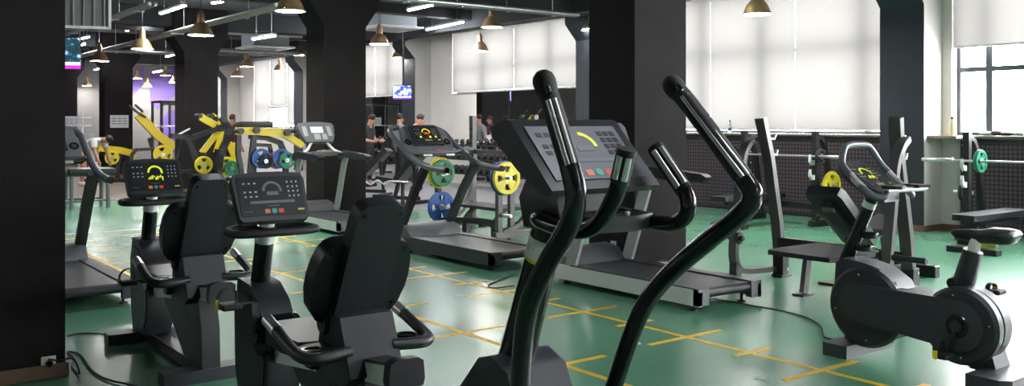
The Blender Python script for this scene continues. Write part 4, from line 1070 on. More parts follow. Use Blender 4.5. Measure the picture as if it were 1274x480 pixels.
# ---------------------------------------------------------------- flat press racks with barbells along the mesh wall
def press_rack(cx, cy, label, bench_label_part=None):
    t = thing('bench_press_rack', label, 'weight bench', (cx, cy, 0), 0, 'flat bench press racks at the mesh wall')
    for s in (1, -1):
        y = s * .66
        bm = BM(); beam(bm, [(0, y, .02), (0, y, 1.43)], .075, .085, (0, 1, 0), .006); up = obj('upright', bm, BLACKM, t, 30)
        for k in range(4):
            bm = BM(); cyl(bm, (-.045, y, .70 + k * .2), (-.04, y, .70 + k * .2), .014, 8); obj('hole', bm, RUBBER, up, 0)
        for h in (1.02, .80):
            bm = BM(); prism(bm, [(-.15, h + .01), (-.13, h + .06), (-.12, h - .02), (-.04, h - .03), (-.04, h - .10), (-.10, h - .10), (-.15, h - .05)], 'y', y - .02, y + .02, .003); obj('bar_catch', bm, SILVER, up, 0)
        bm = BM(); beam(bm, catmull([(.02, y, 1.36), (.16, y, 1.30), (.26, y, 1.08), (.36, y, .55), (.42, y, .08)], 5), .06, .07, (0, 1, 0), .006); obj('rear_stay', bm, BLACKM, t, 40)
        bm = BM(); boxb(bm, -.12, .50, y - .05, y + .05, 0, .09, .008, 1); obj('side_foot', bm, BLACKM, t, 0)
        bm = BM(); cyl(bm, (.16, y, .62), (.16, y + s * .26, .62), .024, 12); obj('plate_peg', bm, CHROME, t, 40)
    bm = BM(); beam(bm, [(.05, .62, .30), (.05, -.62, .30)], .07, .08, (0, 0, 1), .005); obj('cross_beam', bm, BLACKM, t, 30)
    bm = BM(); prism(bm, [(-1.42, -.13), (-1.36, -.16), (-.05, -.16), (-.02, -.13), (-.02, .13), (-.05, .16), (-1.36, .16), (-1.42, .13)], 'z', .40, .47, .022, 2); obj('bench_pad', bm, VINYL, t, 50)
    bm = BM(); beam(bm, [(-1.25, 0, .37), (.05, 0, .33)], .07, .07, (0, 0, 1), .005); obj('bench_rail', bm, BLACKM, t, 30)
    bm = BM(); beam(bm, [(-1.12, 0, .36), (-1.16, 0, .05)], .07, .07, (0, 1, 0), .005); obj('bench_leg', bm, BLACKM, t, 30)
    bm = BM(); boxb(bm, -1.24, -1.10, -.30, .30, 0, .07, .008, 1); obj('bench_foot', bm, BLACKM, t, 0)
    bm = BM(); boxb(bm, -.50, -.10, .38, .58, .05, .12, .01, 1); sp = obj('spotter_step', bm, RUBBER, t, 0)
    bm = BM(); boxb(bm, -.46, -.14, .40, .56, 0, .05); obj('step_foot', bm, BLACKM, t, 0)
    return t
def barbell(cx, cy, z, L, label):
    t = thing('barbell', label, 'barbell', (cx, cy, z), 0, 'chrome barbells on the racks')
    bm = BM(); cyl(bm, (0, -L / 2 + .38, 0), (0, L / 2 - .38, 0), .0145, 12); obj('shaft', bm, CHROME, t, 50)
    for s in (-1, 1):
        bm = BM(); cyl(bm, (0, s * (L / 2 - .40), 0), (0, s * L / 2, 0), .025, 14, .003); sl = obj('sleeve', bm, CHROME, t, 50)
        bm = BM(); cyl(bm, (0, s * (L / 2 - .43), 0), (0, s * (L / 2 - .395), 0), .036, 14, .003); obj('collar', bm, CHROME, sl, 50)
    return t
press_rack(11.95, 8.92, 'bench press rack with black plates behind the incline bench')
barbell(11.85, 8.92, 1.055, 2.35, 'chrome barbell resting behind the incline bench')
plate((11.85, 8.92 - .82, 1.055), .115, .04, RUBBER, 'small black plate on the barbell behind the incline bench', spin=.3)
plate((11.85, 8.92 + .82, 1.055), .115, .04, RUBBER, 'small black plate on the barbell beside the swinging arm')
plate((12.11, 8.92 - .66 - .17, .62), .21, .045, YPLATE, 'yellow plate stored low behind the incline bench')
plate((12.11, 8.92 + .66 + .13, .62), .20, .045, YPLATE, 'yellow plate half hidden behind the leaning grey upright')
plate((12.11, 8.92 + .66 + .19, .62), .20, .04, BPLATE, 'blue plate next to a yellow one near the mesh wall')
press_rack(12.15, 5.42, 'bench press rack under the uncovered window')
barbell(12.05, 5.42, 1.055, 2.45, 'pale barbell reaching past the rack by the pale wall column')
plate((12.31, 5.42 + .66 + .12, .62), .13, .05, RUBBER, 'black plate low on the window rack')
plate((12.05, 5.42 + .44, 1.055), .15, .05, GPLATE, 'green plate hanging beside the window rack upright')
press_rack(11.95, 12.35, 'bench press rack hidden behind the wide dark column')
barbell(11.85, 12.0, 1.055, 2.45, 'barbell end showing beside the wide dark column')

# ---------------------------------------------------------------- mesh panels on the lower window wall
MESHM = mat('purple grey wall behind black mesh', (0.075, 0.052, 0.068), 0.7)
_n, _l, _b = nodes_of(MESHM)
_tc = _n.new('ShaderNodeTexCoord'); _mp = _n.new('ShaderNodeMapping'); _mp.inputs['Rotation'].default_value = (0, R(-90), R(-90))
_sx = _n.new('ShaderNodeSeparateXYZ'); _l.new(_tc.outputs['Object'], _sx.inputs[0])
_acc = None
for ax in ('Y', 'Z'):
    mu = _n.new('ShaderNodeMath'); mu.operation = 'MULTIPLY'; mu.inputs[1].default_value = 1 / 0.062; _l.new(_sx.outputs[ax], mu.inputs[0])
    fr = _n.new('ShaderNodeMath'); fr.operation = 'FRACT'; _l.new(mu.outputs[0], fr.inputs[0])
    lt = _n.new('ShaderNodeMath'); lt.operation = 'LESS_THAN'; lt.inputs[1].default_value = 0.26; _l.new(fr.outputs[0], lt.inputs[0])
    if _acc is None: _acc = lt
    else:
        mxx = _n.new('ShaderNodeMath'); mxx.operation = 'MAXIMUM'; _l.new(_acc.outputs[0], mxx.inputs[0]); _l.new(lt.outputs[0], mxx.inputs[1]); _acc = mxx
_mc = _n.new('ShaderNodeMix'); _mc.data_type = 'RGBA'; _mc.inputs['A'].default_value = (0.085, 0.058, 0.075, 1); _mc.inputs['B'].default_value = (0.010, 0.010, 0.012, 1)
_l.new(_acc.outputs[0], _mc.inputs['Factor']); _l.new(_mc.outputs['Result'], _b.inputs['Base Color'])
def mesh_panel(y0, y1, label):
    t = thing('mesh_wall_panel', label, 'mesh panel', (XW - .03, y0, 0), 0, 'black mesh panels on the lower wall')
    W = y1 - y0
    bm = BM(); boxb(bm, -.012, .027, 0.03, W - .03, .03, 1.27); obj('mesh_sheet', bm, MESHM, t, 0)
    for y in (0.035, W - .035):
        bm = BM(); boxb(bm, -.03, .027, y - .035, y + .035, .0, 1.3); p = obj('frame_post', bm, BLACKM, t, 0)
        for k in range(7):
            bm = BM(); cyl(bm, (-.03, y, .1 + k * .19), (-.038, y, .1 + k * .19), .012, 8); obj('rivet', bm, SILVER, p, 0)
    for z in (.03, 1.29):
        bm = BM(); boxb(bm, -.028, .027, .07, W - .07, z - .03, z + .02); obj('frame_rail', bm, BLACKM, t, 0)
mesh_panel(7.68, 10.35, 'mesh wall panel behind the black bench press rack')
mesh_panel(10.35, 13.0, 'mesh wall panel beside the wide dark column')
mesh_panel(4.1, 6.62, 'mesh wall panel below the uncovered window')
mesh_panel(1.5, 4.1, 'mesh wall panel past the frame edge')
bm = BM(); boxb(bm, 12.68, XW + .02, 6.50, 6.93, SILL_Z - .045, SILL_Z - .001, .006, 1)
tag(obj('trim_1', bm, SILLM, smooth=0), 'short stone ledge beside the pale wall column', 'ledge', kind='structure')

# ---------------------------------------------------------------- wall mirrors
MIRROR = mat('silvered mirror glass', (0.80, 0.83, 0.83), 0.015, 1.0)
def mirror(y0, y1, z0, z1, label, n):
    t = thing('wall_mirror', label, 'mirror', (XW - .02, y0, z0))
    W = (y1 - y0) / n
    for k in range(n):
        bm = BM(); boxb(bm, -.01, .018, k * W + .004, (k + 1) * W - .004, 0, z1 - z0, .003, 1); obj('mirror_panel', bm, MIRROR, t, 0)
mirror(14.7, 18.75, .12, 2.31, 'large wall mirror below the white blinds', 3)
mirror(21.8, 26.3, .12, 2.31, 'mirror below the narrow far blind', 3)

# ---------------------------------------------------------------- dumbbells and racks
def dumbbell_meshes(r, L):
    bl, br = BM(), BM()
    cyl(bl, (-.062, 0, 0), (-L / 2, 0, 0), r, 14, .012); cyl(br, (.062, 0, 0), (L / 2, 0, 0), r, 14, .012)
    h = BM(); cyl(h, (-.07, 0, 0), (.07, 0, 0), .016, 10)
    out = []
    for b_, nm, m in ((bl, 'weight_head', RUBBER), (br, 'weight_head', RUBBER), (h, 'handle', CHROME)):
        me = bpy.data.meshes.new(nm); bmesh.ops.recalc_face_normals(b_, faces=b_.faces); b_.to_mesh(me); b_.free(); me.materials.append(m)
        for p in me.polygons: p.use_smooth = True
        me.set_sharp_from_angle(angle=R(35)); out.append(me)
    return out
DBM = {k: dumbbell_meshes(*v) for k, v in {'a': (.085, .32), 'b': (.075, .29), 'c': (.062, .25)}.items()}
def dumbbell(loc, kind, label, group, rz=0.0):
    t = thing('dumbbell', label, 'dumbbell', loc, rz, group)
    for me in DBM[kind]:
        link(bpy.data.objects.new(me.name.split('.')[0], me), t)
def dumbbell_rack(x, y0, y1, label, n, tiers, short):
    W = y1 - y0
    t = thing('dumbbell_rack', label, 'dumbbell rack', (x, y0, 0))
    for y in (-.04, W + .04):
        bm = BM(); beam(bm, [(-.30, y, .03), (.0, y, .03), (.24, y, 1.05)], .06, .07, (0, 1, 0), .005); obj('side_leg', bm, BLACKM, t, 30)
    for k in range(tiers):
        h = .36 + k * .33; xx = -.10 + k * .10
        for dx, dz in ((-.13, 0), (.11, 0)):
            bm = BM(); beam(bm, [(xx + dx, 0, h + dz), (xx + dx, W, h + dz)], .05, .035, (0, 0, 1), .004); obj('rail', bm, BLACKM, t, 0)
        for y in (-.03, W + .03):
            bm = BM(); beam(bm, [(xx - .14, y, h - .05), (xx + .13, y, h + .03)], .05, .03, (0, 1, 0)); obj('arm', bm, BLACKM, t, 0)
        kind = 'abc'[min(k, 2)]
        r = {'a': .085, 'b': .075, 'c': .062}[kind]
        for i in range(n):
            y = y0 + W * (i + .5) / n
            lab = 'black round dumbbell on the %s tier of %s' % (('bottom', 'middle', 'top')[k], short)
            dumbbell((x + xx - .01, y, h + r + .0185), kind, lab, 'dumbbells on %s, %s tier' % (short, ('bottom', 'middle', 'top')[k]))
dumbbell_rack(12.35, 14.85, 19.2, 'three tier dumbbell rack in front of the large mirror', 17, 3, 'the rack before the large mirror')
dumbbell_rack(12.2, 22.0, 25.0, 'dumbbell rack beyond the dark column with silver ended dumbbells', 11, 3, 'the rack beyond the dark column')

def incline_bench(loc, rz, label):
    t = thing('adjustable_bench', label, 'weight bench', loc, rz, 'black adjustable benches')
    bm = BM(); beam(bm, [(0, -.6, .10), (0, .55, .10)], .07, .07, (0, 0, 1), .005); obj('base_rail', bm, BLACKM, t, 30)
    for y in (-.6, .55):
        bm = BM(); boxb(bm, -.28, .28, y - .04, y + .04, 0, .07, .008, 1); obj('foot', bm, BLACKM, t, 0)
    bm = BM(); beam(bm, [(0, -.05, .12), (0, .05, .42)], .06, .06, (1, 0, 0), .005); obj('post', bm, BLACKM, t, 30)
    bm = BM(); prism(bm, [(-.42, .44), (.02, .40), (.03, .47), (-.41, .51)], 'x', -.16, .16, .02); obj('seat_pad', bm, VINYL, t, 50)
    bm = BM(); prism(bm, [(.04, .42), (.12, .42), (.66, .95), (.58, 1.02), (.03, .50)], 'x', -.15, .15, .02); obj('back_pad', bm, VINYL, t, 50)
    bm = BM(); beam(bm, [(0, .50, .12), (0, .42, .72)], .05, .05, (1, 0, 0), .004); obj('back_stay', bm, BLACKM, t, 30)
incline_bench((9.0, 15.6, 0.006), R(200), 'black adjustable bench behind the dark treadmill console')
incline_bench((9.3, 17.6, 0.006), R(215), 'second black bench farther behind beside the dark column')
# curl bar resting on the benches
t = thing('curl_bar', 'wavy chrome curl bar behind the recumbent seat', 'barbell', (0, 0, 0))
t.location = (8.15, 14.9, .45)
bm = BM(); tube(bm, catmull([(-.62, .15, 0), (-.3, .1, 0), (-.2, .08, .05), (-.08, .05, -.02), (.05, .03, .05), (.17, 0, -.02), (.28, -.02, .03), (.62, -.08, 0)], 5), .016, 10); obj('shaft', bm, CHROME, t, 60)
for s, a in ((-1, (-.62, .15, 0)), (1, (.62, -.08, 0))):
    bm = BM(); cyl(bm, a, (a[0] - s * .02, a[1], a[2]), .03, 12); obj('collar', bm, CHROME, t, 50)
    bm = BM(); beam(bm, [(a[0] - s * .1, a[1], -.02), (a[0] - s * .1, a[1], -.438)], .05, .05, (0, 1, 0)); obj('stand_post', bm, BLACKM, t, 0)
    bm = BM(); box(bm, (a[0] - s * .1, a[1], -.435), (.3, .3, .015)); obj('stand_foot', bm, BLACKM, t, 0)
# ================================================================ YELLOW LEVER MACHINES (plate loaded) in the far bay
def Yp(Y): return lambda px, py: at_y(px, py, Y)
class Lever:
    def __init__(self, label, Y, px, depth=0.55, group='yellow plate loaded lever machines'):
        b = at_y(px, 200, Y); b.z = 0
        self.o = b; self.Y = Y; self.depth = depth
        self.t = thing('lever_machine', label, 'gym machine', b, 0, group)
    def p(self, px, py, dy=0.0):
        v = at_y(px, py, self.Y); v.y += dy
        return v - self.o
    def bar(self, name, pts, w, m, dy=0.0, d=None, h=None, smooth=False):
        P = [self.p(x, y, dy) for x, y in pts]
        if h is not None: P = P + [Vector((P[-1].x, P[-1].y, h))]
        if smooth: P = catmull(P, 4)
        bm = BM(); beam(bm, P, w if d is None else d, w, (0, 1, 0)) if False else beam(bm, P, w, d or w, (0, 1, 0), .01)
        return obj(name, bm, m, self.t, 30)
    def base(self, x0, x1):
        D = self.depth
        for dy in (0, D):
            bm = BM(); boxb(bm, x0, x1, dy - .04, dy + .04, 0.006, .09, .008, 1); obj('base_rail', bm, BLACKM, self.t, 0)
        for x in (x0 + .05, x1 - .05):
            bm = BM(); boxb(bm, x - .04, x + .04, 0, D, .012, .085, .008, 1); obj('base_cross', bm, BLACKM, self.t, 0)
    def disc(self, px, py, r, m, label, dy=-.12):
        v = self.p(px, py, dy) + self.o
        plate(v, r, .045, m, label, group='plates on the yellow machines', holes=3, spin=random.random())
        bm = BM(); a = self.p(px, py, dy - .05); b = self.p(px, py, 0.0); cyl(bm, a, (b.x, max(b.y, .02), a.z), .022, 10); obj('plate_horn', bm, CHROME, self.t, 50)

# machine in front of the dark column
M = Lever('yellow armed chest machine before the dark column', 19.3, 258)
M.base(-.75, .80)
M.bar('post', [(233, 172), (243, 195), (252, 216)], .11, BLACKM, h=.05)
M.bar('front_beam', [(212, 169), (240, 171), (283, 155)], .10, BLACKM, d=.14)
M.bar('weight_frame', [(278, 146), (287, 160), (284, 175), (272, 200), (268, 215)], .13, BLACKM, dy=.10, h=.05, smooth=False)
M.bar('lower_brace', [(222, 213), (284, 213)], .07, BLACKM)
M.bar('rear_post', [(222, 213), (229, 190), (233, 172)], .05, BLACKM, dy=.35)
M.bar('rear_leg', [(222, 213)], .06, BLACKM, dy=.35, h=.05) if False else None
for k, dy in enumerate((0.0, .5)):
    M.bar('lever_arm', [(249 + k * 24, 145 - k * 1), (268 + k * 28, 156 + k * 5)], .15, YELLOW, dy=dy, d=.07)
    M.bar('press_arm', [(274 + k * 13, 160 + k * 3), (251 + k * 28, 190 + k * 1)], .12, YELLOW, dy=dy, d=.06)
    bm = BM(); c = M.p(247 + k * 25, 144, dy); cyl(bm, c - Vector((0, .12, 0)), c + Vector((0, .12, 0)), .05, 12); obj('pivot', bm, BLACKM, M.t, 40)
    bm = BM(); c = M.p(274 + k * 3, 160 - k * 12, dy); cyl(bm, c - Vector((0, .1, 0)), c + Vector((0, .1, 0)), .06, 14); obj('bearing', bm, BLACKM, M.t, 40)
    bm = BM(); c = M.p(251 + k * 28, 191, dy); cyl(bm, c - Vector((0, .2, 0)), c + Vector((0, .05, 0)), .025, 10); obj('hand_grip', bm, RUBBER, M.t, 40)
M.bar('yellow_leg', [(291, 178), (297, 192), (298, 210)], .14, YELLOW, dy=.3, d=.07)
M.bar('yellow_leg', [(302, 178), (308, 195), (306, 208)], .10, YELLOW, dy=.5, d=.07)
M.bar('shroud', [(221, 170), (240, 160)], .03, SILVER, dy=.2)
bm = BM(); a = M.p(246, 223); prism(bm, [(a.x - .22, .42), (a.x + .30, .42), (a.x + .32, .50), (a.x - .20, .50)], 'y', -.35, .05, .03); obj('seat_pad', bm, VINYL, M.t, 40)
bm = BM(); prism(bm, [(a.x + .30, .45), (a.x + .40, .45), (a.x + .46, 1.0), (a.x + .36, 1.0)], 'y', -.32, .02, .03); obj('back_pad', bm, VINYL, M.t, 40)
bm = BM(); boxb(bm, a.x - .02, a.x + .08, -.2, -.1, .05, .43, .006, 1); boxb(bm, a.x - .02, a.x + .08, -.2, .02, .03, .08); obj('seat_post', bm, BLACKM, M.t, 0)
M.disc(251, 205, .19, YPLATE, 'yellow plate low beside the dark column machine')
M.disc(279, 207, .21, YPLATE, 'yellow plate behind a green plate on the chest machine', dy=-.14)
M.disc(284, 209, .16, GPLATE, 'green plate in front of a yellow plate on the chest machine', dy=-.20)
# row machine towards the treadmill console
M = Lever('yellow topped row machine beside the pale treadmill console', 17.75, 330)
M.base(-.62, .85)
M.bar('top_arm', [(294, 163), (318, 163), (352, 166)], .15, YELLOW, d=.12)
M.bar('top_arm_end', [(350, 165), (362, 172), (376, 181)], .13, YELLOW, d=.10)
M.bar('post', [(297, 163), (296, 190), (300, 212)], .09, BLACKM, h=.05)
M.bar('post', [(317, 160), (313, 190), (311, 212)], .09, BLACKM, h=.05)
M.bar('curved_frame', [(318, 170), (340, 172), (357, 178), (363, 192), (364, 210)], .10, BLACKM, dy=.35, h=.05, smooth=False)
M.bar('inner_frame', [(318, 180), (340, 181), (343, 194), (325, 205)], .07, BLACKM, dy=.2)
for q in ((297, 163), (317, 162), (355, 165)):
    bm = BM(); c = M.p(*q, 0); cyl(bm, c - Vector((0, .14, 0)), c + Vector((0, .14, 0)), .065, 14); obj('bearing', bm, BLACKM, M.t, 40)
bm = BM(); c = M.p(358, 165, 0); tube(bm, [c - Vector((.1, .0, .0)), c + Vector((.14, -.1, .03))], .03, 10); obj('hand_grip', bm, RUBBER, M.t, 50)
bm = BM(); c = M.p(330, 155, .6); box(bm, c, (.75, .3, .13), bevel=.05, seg=2); obj('chest_pad', bm, PLASTIC2, M.t, 50)
bm = BM(); beam(bm, [c - Vector((0, 0, .02)), Vector((c.x, c.y, .05))], .08, .08, (0, 1, 0)); obj('pad_post', bm, BLACKM, M.t, 0)
M.disc(323, 197, .20, BPLATE, 'blue plate left on the row machine', dy=-.10)
M.disc(327, 200, .15, RUBBER, 'black plate before the blue one on the row machine', dy=-.16)
M.disc(345, 199, .18, RPLATE, 'red plate behind the blue one on the row machine', dy=.05)
M.disc(350, 197, .20, BPLATE, 'blue plate between red and green on the row machine', dy=-.02)
M.disc(355, 199, .17, GPLATE, 'green plate at the end of the row machine', dy=-.09)
# tall lever machine between the two dark columns
M = Lever('yellow lever machine with raised arm between two dark columns', 24.6, 195)
M.base(-.7, .7)
M.bar('lever_arm', [(172, 143), (197, 169), (217, 183)], .22, YELLOW, d=.14)
M.bar('handle_bar', [(160, 131), (168, 139), (180, 146)], .05, BLACKM, dy=-.1)
M.bar('handle_bar', [(172, 130), (181, 138), (180, 146)], .05, BLACKM, dy=.3)
M.bar('post', [(200, 168), (202, 195)], .12, BLACKM, h=.05)
M.bar('post', [(190, 172), (196, 195)], .08, BLACKM, dy=.3, h=.05)
M.bar('arch_frame', [(161, 205), (163, 192), (168, 186), (190, 185)], .08, BLACKM, dy=-.1, h=None)
M.bar('arch_leg', [(161, 203)], .08, BLACKM) if False else None
bm = BM(); c = M.p(161, 204, -.1); beam(bm, [c, Vector((c.x, c.y, .02))], .08, .08, (0, 1, 0)); obj('arch_leg', bm, BLACKM, M.t, 0)
M.disc(200, 192, .25, YPLATE, 'large yellow plate above the lit recumbent console', dy=-.2)
bm = BM(); c = M.p(178, 205, 0); box(bm, Vector((c.x, .05, .46)), (.5, .4, .1), bevel=.03); obj('seat_pad', bm, VINYL, M.t, 40)
bm = BM(); boxb(bm, c.x - .05, c.x + .05, 0, .1, .05, .42); obj('seat_post', bm, BLACKM, M.t, 0)
# low machine behind the padded bench
M = Lever('low yellow machine left of the notice column', 25.4, 142)
M.base(-.6, .65)
M.bar('top_arm', [(122, 184), (150, 187), (162, 190)], .17, YELLOW, d=.12)
M.bar('side_arm', [(160, 188), (168, 196)], .15, YELLOW, d=.1)
M.bar('post', [(150, 188), (146, 205)], .1, BLACKM, h=.05)
M.bar('curved_frame', [(128, 188), (136, 195), (140, 206), (136, 214)], .08, BLACKM, dy=.2, h=.05)
M.disc(138, 196, .18, YPLATE, 'small yellow plate on the low machine', dy=-.1)

# ---------------------------------------------------------------- far bay: cable tower, power racks, storage, padded bench
def power_rack(loc, label, rz=0):
    t = thing('power_rack', label, 'weight rack', loc, rz, 'far power racks')
    for x in (-.55, .55):
        for y in (-.5, .5):
            bm = BM(); boxb(bm, x - .035, x + .035, y - .035, y + .035, 0, 2.25); obj('upright', bm, BLACKM, t, 0)
    for z in (.05, 2.22):
        for y in (-.5, .5):
            bm = BM(); boxb(bm, -.515, .515, y - .035, y + .035, z - .035, z + .035); obj('cross_beam', bm, BLACKM, t, 0)
        for x in (-.55, .55):
            bm = BM(); boxb(bm, x - .035, x + .035, -.465, .465, z - .035, z + .035); obj('side_beam', bm, BLACKM, t, 0)
    bm = BM(); tube(bm, [(-1.05, -.56, 1.45), (1.05, -.56, 1.45)], .016, 8); obj('bar', bm, CHROME, t, 50)
    for s in (-1, 1):
        bm = BM(); box(bm, (s * .55, -.55, 1.42), (.05, .08, .04)); obj('bar_catch', bm, SILVER, t, 0)
power_rack((9.3, 30.5, .006), 'black power rack in front of the purple wall')
power_rack((10.6, 34.0, .006), 'second black power rack at the end wall')
# grey cabinet wall unit at the far left with white rail rack
t = thing('storage_unit', 'pale grey storage unit with white rails at the far left', 'cabinet', (7.2, 36.3, .006))
bm = BM(); boxb(bm, -.9, 1.0, 0, .5, 0, 1.15, .01, 1); obj('body', bm, PALE, t, 0)
for x in (-.85, -.1, .6):
    bm = BM(); boxb(bm, x - .02, x + .02, 0.1, .14, 1.15, 1.95); obj('rail_post', bm, WHITE, t, 0)
for z in (1.45, 1.75):
    bm = BM(); boxb(bm, -.9, .9, .10, .14, z - .02, z + .02); obj('rail', bm, WHITE, t, 0)
for k in range(4):
    plate((6.55 + k * .30, 36.33, 1.32), .13, .05, YPLATE if k % 2 else GPLATE, 'small %s plate on the storage unit, %s in the row' % ('yellow' if k % 2 else 'green', ('first', 'second', 'third', 'fourth')[k]), group='plates on the storage unit', holes=3)
# padded bench with grey legs left of the recumbent bike
t = thing('padded_bench', 'low padded bench with dark green top and grey legs', 'bench', (3.95, 18.25, 0))
for x0, x1 in ((-1.15, -.35), (-.33, .48)):
    bm = BM(); boxb(bm, x0, x1, -.30, .30, .62, .72, .03, 2); obj('pad', bm, mat('dark green vinyl', (.012, .03, .022), .4), t, 50)
bm = BM(); boxb(bm, -1.1, .44, -.26, .26, .58, .62); obj('frame', bm, BLACKM, t, 0)
for x in (-.95, -.28, .34):
    for y in (-.24, .24):
        bm = BM(); cyl(bm, (x, y, 0), (x, y, .58), .035, 14); obj('leg', bm, mat('grey painted tube', (.16, .19, .20), .4), t, 40)
for y in (-.24, .24):
    bm = BM(); cyl(bm, (-.95, y, .14), (.34, y, .14), .022, 10); obj('stretcher', bm, MATS['grey painted tube'], t, 40)
# screens
def tv(loc, rz, w, h, label, kind, drop, tilt=0):
    t = thing('tv_screen', label, 'television', loc, rz)
    bm = BM(); box(bm, (0, 0, 0), (w, .06, h), bevel=.008, seg=1); obj('casing', bm, GLOSS, t, 0)
    m = bpy.data.materials.new('broadcast picture ' + kind); m.use_nodes = True
    n, l, b = nodes_of(m)
    tc = n.new('ShaderNodeTexCoord'); no = n.new('ShaderNodeTexNoise'); no.inputs['Scale'].default_value = 11.0; no.inputs['Detail'].default_value = 5
    l.new(tc.outputs['Object'], no.inputs['Vector'])
    cr = n.new('ShaderNodeValToRGB'); e = cr.color_ramp.elements
    cols = [(0.30, (.003, .02, .025)), (.54, (.006, .045, .05)), (.62, (.04, .15, .4)), (.70, (.6, .7, .8))] if kind == 'stage' else [(0.3, (.02, .03, .30)), (.46, (.05, .12, .75)), (.52, (.75, .8, 1.0)), (.66, (.35, .45, .95))]
    e[0].position, e[0].color = cols[0][0], (*cols[0][1], 1); e[1].position, e[1].color = cols[-1][0], (*cols[-1][1], 1)
    for p_, c_ in cols[1:-1]:
        q = e.new(p_); q.color = (*c_, 1)
    l.new(no.outputs['Fac'], cr.inputs['Fac']); l.new(cr.outputs['Color'], b.inputs['Emission Color']); b.inputs['Emission Strength'].default_value = 1.0
    b.inputs['Base Color'].default_value = (.01, .01, .01, 1); b.inputs['Roughness'].default_value = .3
    bm = BM(); box(bm, (0, -.033, .0), (w - .03, .006, h - .03)); s = obj('picture', bm, m, t, 0)
    bm = BM(); box(bm, (0, -.038, -h * .31), (w - .03, .004, h * .10)); obj('white_band', bm, mat('screen white', (.02, .02, .02), .4, emit=(.85, .85, .9), estr=.9), s, 0)
    bm = BM(); box(bm, (0, -.038, -h * .41), (w - .03, .004, h * .11)); obj('magenta_band', bm, mat('screen magenta', (.02, .01, .02), .4, emit=(.70, .02, .60), estr=.9) if kind == 'stage' else mat('screen violet', (.02, .01, .02), .4, emit=(.16, .03, .70), estr=.9), s, 0)
    if drop:
        bm = BM(); cyl(bm, (0, .05, h * .3), (0, .05, CEIL - loc[2] - .002), .025, 10); obj('ceiling_mount', bm, BLACKM, t, 0)
    else:
        bm = BM(); boxb(bm, -.05, .05, .03, .22, -.05, .05); obj('wall_bracket', bm, BLACKM, t, 0)
    return t
p = at_depth(64, 66, 19.5); tv(p, R(-14), 1.15, .70, 'hanging screen showing a dark stage with magenta band', 'stage', True)
p = at_depth(501, 115, 22.5); tv(p, R(-50), .50, .36, 'small blue screen on the wall column', 'news', True)
# notices on columns
def notice(loc, label, w=.42, h=.30):
    t = thing('paper_notice', label, 'notice', loc, 0, 'framed notices on the columns')
    bm = BM(); boxb(bm, -w / 2, w / 2, -.012, 0, -h / 2, h / 2); obj('sheet', bm, PAPER, t, 0)
    bm = BM()
    for k in range(9):
        x = -w * .30 + (k % 3) * w * .3; z = h * .22 - (k // 3) * h * .2
        boxb(bm, x - w * .11, x + w * .11, -.0135, -.0125, z - .012, z + .012)
    tag(obj('printed_lines', bm, PRINTD, t, 0), kind='stuff')
v = at_y(148.5, 151, ROWS[3]); notice((v.x, ROWS[3] - .001, v.z), 'white notice sheet on the dark column above the low yellow machine', .50, .36)
v = at_y(89, 151, ROWS[4]); notice((v.x, ROWS[4] - .001, v.z), 'white notice on the column behind the left treadmill console', .50, .36)

# ---------------------------------------------------------------- small things: bottles, glove, sockets, cables
def bottle(loc, label, r, h, body, capm, bandm=None):
    t = thing('water_bottle', label, 'bottle', loc)
    bm = BM(); lathe(bm, [(0, 0), (r * .9, 0), (r, .01), (r, h * .62), (r * .9, h * .70), (r * .45, h * .84), (r * .42, h * .88)], 18); obj('body', bm, body, t, 50)
    bm = BM(); lathe(bm, [(r * .5, h * .87), (r * .5, h * .97), (r * .4, h), (0, h)], 16); obj('cap', bm, capm, t, 40)
    if bandm:
        bm = BM(); lathe(bm, [(r * 1.01, h * .16), (r * 1.01, h * .42)], 18, cap=False); obj('label_band', bm, bandm, t, 40)
CLEAR = mat('clear plastic', (.75, .80, .82), .12); nodes_of(CLEAR)[2].inputs['Transmission Weight'].default_value = .85
v = at_x(908, 166, 13.02); bottle((13.02, v.y, SILL_Z + .0005), 'clear water bottle with blue cap on the window sill', .034, .23, CLEAR, KEYB, mat('blue bottle label', (.04, .16, .45), .5))
v = at_x(1186, 166, 12.9); bottle((12.88, v.y if 6.5 < v.y < 6.92 else 6.7, SILL_Z + .0005), 'yellowish shaker bottle on the stone ledge', .045, .27, mat('pale yellow plastic', (.62, .60, .33), .35), mat('dark bottle cap', (.02, .03, .02), .4))
t = thing('workout_glove', 'crumpled dark and grey training glove on the sill', 'glove', (13.0, 6.05, SILL_Z))
for k, (x, y, z, sx, sy, sz, m) in enumerate(((0, .18, .03, .06, .10, .05, PALE), (0.02, .05, .045, .07, .08, .06, mat('brown suede', (.11, .07, .07), .7)), (0, -.10, .03, .06, .11, .045, BLACKM), (.01, -.26, .03, .05, .07, .045, PALE))):
    bm = BM(); bmesh.ops.create_icosphere(bm, subdivisions=2, radius=1.0, matrix=Matrix.Translation((x, y, z)) @ Matrix.Diagonal((sx, sy, sz * .65, 1)))
    for vv in bm.verts: vv.co.z = max(vv.co.z, 0.001); vv.co += Vector((.008 * math.sin(40 * vv.co.y), .006 * math.sin(50 * vv.co.z), 0))
    obj('glove_lobe', bm, m, t, 60)
def socket(loc, n, label):
    t = thing('power_socket', label, 'socket', loc)
    rz = math.atan2(-n[0], n[1]) if False else (0 if n[1] < 0 else R(-90)); t.rotation_euler = (0, 0, rz)
    bm = BM(); box(bm, (0, -.006, 0), (.082, .012, .082), bevel=.004, seg=1); obj('face_plate', bm, WHITE, t, 0)
    bm = BM(); lathe(bm, [(.020, 0), (.024, 0), (.024, .004), (.020, .004)], 18, frame_mtx((0, -.012, 0), (0, -1, 0)), cap=False); obj('socket_ring', bm, PALE, t, 40)
    return t
v = at_y(60, 451, 6.16); t = socket((v.x, 6.158, v.z), (0, -1), 'white power socket with plug on the near black column')
